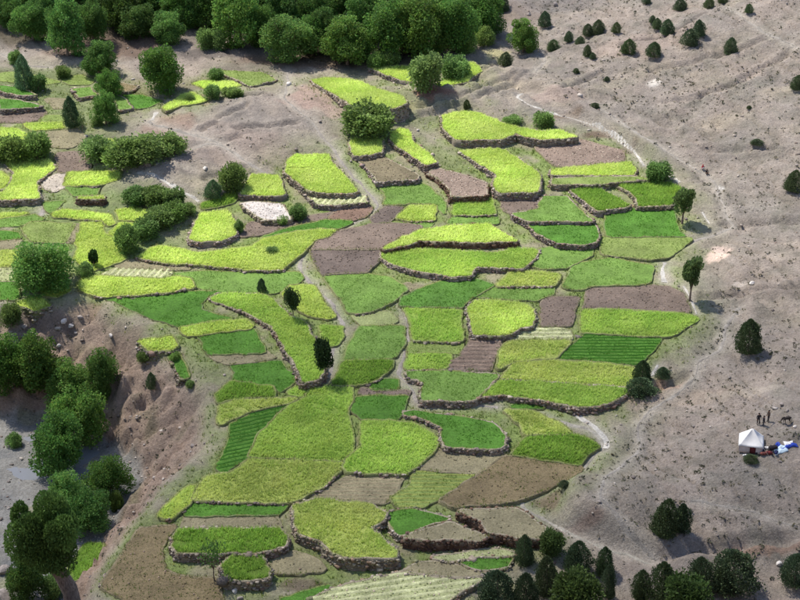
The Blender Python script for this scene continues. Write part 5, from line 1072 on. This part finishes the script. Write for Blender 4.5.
def person(P, rot, pose, shirt, legs, label, hat=None, scale=1.0):
    o = empty('person', (P[0], P[1], P[2] - .02)); o.rotation_euler[2] = rot; o.scale = (scale * 1.15, scale * 1.15, scale); tag(o, label, 'person')
    p = {}; e = []
    sit = pose == 'sit'; dz = -.72 if sit else 0; fw = -.05 if sit else 0
    for k, c, r in (('pel', (0, 0, .95), .13), ('spi', (0, fw * .5, 1.14), .125), ('che', (0, fw, 1.34), .145), ('nec', (0, fw - .01, 1.49), .058), ('hea', (0, fw - .03, 1.60), .088), ('top', (0, fw - .02, 1.69), .082), ('nos', (0, fw - .135, 1.585), .016), ('chin', (0, fw - .09, 1.54), .04)):
        p[k] = ((c[0], c[1], c[2] + dz), r)
    e += [('pel', 'spi'), ('spi', 'che'), ('che', 'nec'), ('nec', 'hea'), ('hea', 'top'), ('hea', 'nos'), ('nec', 'chin')]
    for s, n in ((-1, 'l'), (1, 'r')):
        sh = (s * .185, fw, 1.42 + dz); p['sh' + n] = (sh, .06)
        if sit: el = (s * .27, fw - .12, 1.18 + dz); wr = (s * .17, fw - .33, 1.10 + dz)
        elif pose == 'reach' and s > 0: el = (.3, -.16, 1.25); wr = (.33, -.42, 1.3)
        else: el = (s * .25, .03, 1.14); wr = (s * .27, -.08, .90)
        hd = np.array(wr) - np.array(el); hd /= np.linalg.norm(hd); sd = np.cross(hd, [1, 0, 0]); sd /= np.linalg.norm(sd) + 1e-6
        p['el' + n] = (el, .046); p['wr' + n] = (wr, .031); pa = np.array(wr) + hd * .07; p['pa' + n] = (tuple(pa), .030)
        e += [('che', 'sh' + n), ('sh' + n, 'el' + n), ('el' + n, 'wr' + n), ('wr' + n, 'pa' + n)]
        for f_, (off, ln) in enumerate(((-.03, .072), (-.01, .085), (.01, .08), (.03, .062))):
            b0 = pa + sd * off + hd * .03; b1 = b0 + hd * ln + np.array([-s * .015, -.01, 0]); p[f'f{f_}{n}'] = (tuple(b0), .0095); p[f'g{f_}{n}'] = (tuple(b1), .008); e += [('pa' + n, f'f{f_}{n}'), (f'f{f_}{n}', f'g{f_}{n}')]
        tb = np.array(wr) + hd * .03 + sd * (-.05); p['th' + n] = (tuple(tb), .011); p['ti' + n] = (tuple(tb + hd * .045 - sd * .012), .009); e += [('wr' + n, 'th' + n), ('th' + n, 'ti' + n)]
        p['ear' + n] = ((s * .095, fw - .015, 1.60 + dz), .016); e.append(('hea', 'ear' + n))
        p['hip' + n] = ((s * .1, 0, .89 + dz), .09)
        if sit: kn = (s * .17, -.36, .52); an = (s * .13, -.46, .09); to = (s * .15, -.62, .05)
        else: kn = (s * .11, -.03 - .05 * s, .5); an = (s * .12, .03, .10); to = (s * .14, -.12, .05)
        p['kn' + n] = (kn, .066); p['an' + n] = (an, .045); p['to' + n] = (to, .042); e += [('pel', 'hip' + n), ('hip' + n, 'kn' + n), ('kn' + n, 'an' + n), ('an' + n, 'to' + n)]
    hw = [np.array(p['pa' + n][0]) for n in 'lr']; neck = 1.475 + dz; hip = .90 + dz
    def slot(c):
        c = np.array(c)
        if c[2] > neck and abs(c[0]) < .14: return 0
        if min(np.linalg.norm(c - h) for h in hw) < .12: return 0
        if c[2] < .10 and (not sit or c[1] < -.38): return 3
        if sit: return 2 if (c[1] < -.2 and c[2] < .62 and abs(c[0]) > .06) or c[2] < .25 else 1
        return 2 if c[2] < hip + .02 else 1
    put('body', skin_mesh('body', p, e, 'pel', [M_SKIN, shirt, legs, M_SHOE], slot), None, o)
    hb = bmesh.new(); bmesh.ops.create_uvsphere(hb, u_segments=14, v_segments=9, radius=.112)
    for v in hb.verts:
        if v.co.z < -.01: v.co.z *= .7 if v.co.y > 0 else 0
        v.co.y += .012
    hm = bpy.data.meshes.new('hair'); hb.to_mesh(hm); hb.free(); hm.materials.append(hat or M_HAIR); h = put('headscarf' if hat else 'hair', hm, None, o); h.location = (0, fw - .015, 1.65 + dz)
    for s in (-1, 1):
        eb = bmesh.new(); bmesh.ops.create_uvsphere(eb, u_segments=8, v_segments=6, radius=.012); em = bpy.data.meshes.new('eye'); eb.to_mesh(em); eb.free(); em.materials.append(M_EYE); q = put('eye', em, None, o); q.location = (s * .035, fw - .118, 1.615 + dz)
    return o
person(gp(758, 424.5), R(20), 'stand', M_DARK, M_DARK, 'person in dark clothes standing left of two others behind the tent', None, 1.02)
person(gp(763, 426.5), R(100), 'stand', M_DARK, plain('charcoal_cloth', (.05, .05, .06), .9, .2, 5), 'person in black bending the group\'s middle, nearest to the tent', None, .95)
person(gp(768, 422), R(-70), 'reach', plain('brown_coat', (.07, .05, .04), .9, .2, 5), M_DARK, 'person in dark brown standing rightmost of three behind the tent', None, 1.05)
person(gp(702.3, 169.6), R(30), 'sit', plain('crimson_cloth', (.42, .02, .05), .85, .2, 5), plain('pale_trousers', (.55, .6, .58), .9, .1, 5), 'person in crimson sitting beside the hillside path', plain('crimson_scarf', (.35, .02, .04), .85, .2, 5), 1.0)
person(gp(706.4, 174.0), R(10), 'sit', M_DARK, M_DARK, 'person in dark clothes sitting on the hillside path below the one in crimson', M_DARK, 1.0)
M_FUR = plain('donkey_fur', (.055, .045, .04), .9, .3, 6); M_MUZ = plain('muzzle_fur', (.4, .36, .32), .9, .1, 6)
pd = gp(786.5, 423.5); dk = empty('donkey', (pd[0], pd[1], pd[2] - .02)); dk.rotation_euler[2] = R(-75); dk.scale = (.9,) * 3; tag(dk, 'dark donkey grazing right of the three people behind the tent', 'donkey')
p = {'rump': ((0, .48, 1.02), .23), 'back': ((0, .1, .96), .25), 'ches': ((0, -.32, .99), .24), 'nek': ((0, -.62, 1.0), .14), 'pol': ((0, -.9, .82), .09), 'fac': ((0, -1.0, .6), .075), 'muz': ((0, -1.04, .42), .055), 'tai': ((0, .68, 1.0), .035), 'ta2': ((0, .76, .7), .025), 'ta3': ((0, .78, .42), .035)}
e = [('rump', 'back'), ('back', 'ches'), ('ches', 'nek'), ('nek', 'pol'), ('pol', 'fac'), ('fac', 'muz'), ('rump', 'tai'), ('tai', 'ta2'), ('ta2', 'ta3')]
for s, n in ((-1, 'l'), (1, 'r')):
    p['ea' + n] = ((s * .07, -.86, .98), .022); p['eb' + n] = ((s * .11, -.84, 1.13), .012); e += [('pol', 'ea' + n), ('ea' + n, 'eb' + n)]
    o1, o2 = .06 * s, -.07 * s
    for k, ch in (('s', [((s * .13, -.36, .8), .09), ((s * .13, -.36 + o1, .5), .05), ((s * .13, -.36 + o1 * 1.4, .12), .034), ((s * .13, -.40 + o1 * 1.4, .04), .05)]), ('h', [((s * .13, .44, .78), .11), ((s * .13, .36 + o2, .58), .075), ((s * .13, .56 + o2, .38), .042), ((s * .13, .53 + o2, .12), .034), ((s * .13, .49 + o2, .04), .05)])):
        prev = 'ches' if k == 's' else 'rump'
        for i, c in enumerate(ch): nm = f'{k}{i}{n}'; p[nm] = c; e.append((prev, nm)); prev = nm
put('body', skin_mesh('body', p, e, 'back', [M_FUR, M_MUZ], lambda c: 1 if (c[1] < -.98 and c[2] < .5) else 0), None, dk)
put('mane', mesh('mane', *(lambda r: (r[0], [r[1]]))(grid_sheet(lambda u, v: (.01 * math.sin(u * 20), -.4 - .5 * u, 1.14 - .17 * u ** 2 + .09 * v), 10, 2, .03))), M_HAIR, dk)

# ---------------------------------------------------------------- unseen clouds, added outside the picture to shade the foreground and the forest
mc, n_, l_, b_ = base_mat('shade_cloud_vapour'); tr = n_.new('ShaderNodeBsdfTransparent'); df = n_.new('ShaderNodeBsdfDiffuse'); df.inputs[0].default_value = (.9, .9, .9, 1); mx = n_.new('ShaderNodeMixShader')
tc = n_.new('ShaderNodeTexCoord'); gr = n_.new('ShaderNodeTexGradient'); gr.gradient_type = 'SPHERICAL'; l_.new(tc.outputs['Object'], gr.inputs[0])
nz = noise(n_, l_, tc.outputs['Object'], 3.0, 5, .55); ml = n_.new('ShaderNodeMath'); ml.operation = 'MULTIPLY'; l_.new(gr.outputs[1], ml.inputs[0]); l_.new(ramp(n_, l_, nz, .3, .65, .5, 1.4), ml.inputs[1])
m2 = n_.new('ShaderNodeMapRange'); m2.inputs['From Max'].default_value = .38; m2.inputs['To Max'].default_value = CLOUD_OP; l_.new(ml.outputs[0], m2.inputs['Value'])
l_.new(m2.outputs[0], mx.inputs[0]); l_.new(tr.outputs[0], mx.inputs[1]); l_.new(df.outputs[0], mx.inputs[2]); l_.new(mx.outputs[0], n_['Material Output'].inputs[0])
def shade_cloud(gx, gy, rx, ry, rz, rot, op, alt=260):
    t = alt / SD.z; bm = bmesh.new(); bmesh.ops.create_uvsphere(bm, u_segments=64, v_segments=24, radius=1)
    co = np.array([v.co for v in bm.verts]); lump = 1 - .3 * (fbm(co[:, 0] * 3 + 5, co[:, 1] * 3 + co[:, 2] * 2, 9, 4) )
    for v, k in zip(bm.verts, lump): v.co *= k; v.co.z = v.co.z * (1 if v.co.z > 0 else .35)
    me = bpy.data.meshes.new('shade_cloud'); bm.to_mesh(me); bm.free(); me.polygons.foreach_set('use_smooth', np.ones(len(me.polygons), bool)); me.materials.append(mc)
    o = put('shade_cloud', me, None); o.location = (gx + SD.x * t, gy + SD.y * t, alt); o.scale = (rx, ry, rz); o.rotation_euler[2] = rot; tag(o, kind='structure')
shade_cloud(-20, 98, 300, 112, 12, R(5), 1); shade_cloud(-60, 388, 300, 118, 14, R(4), 1)
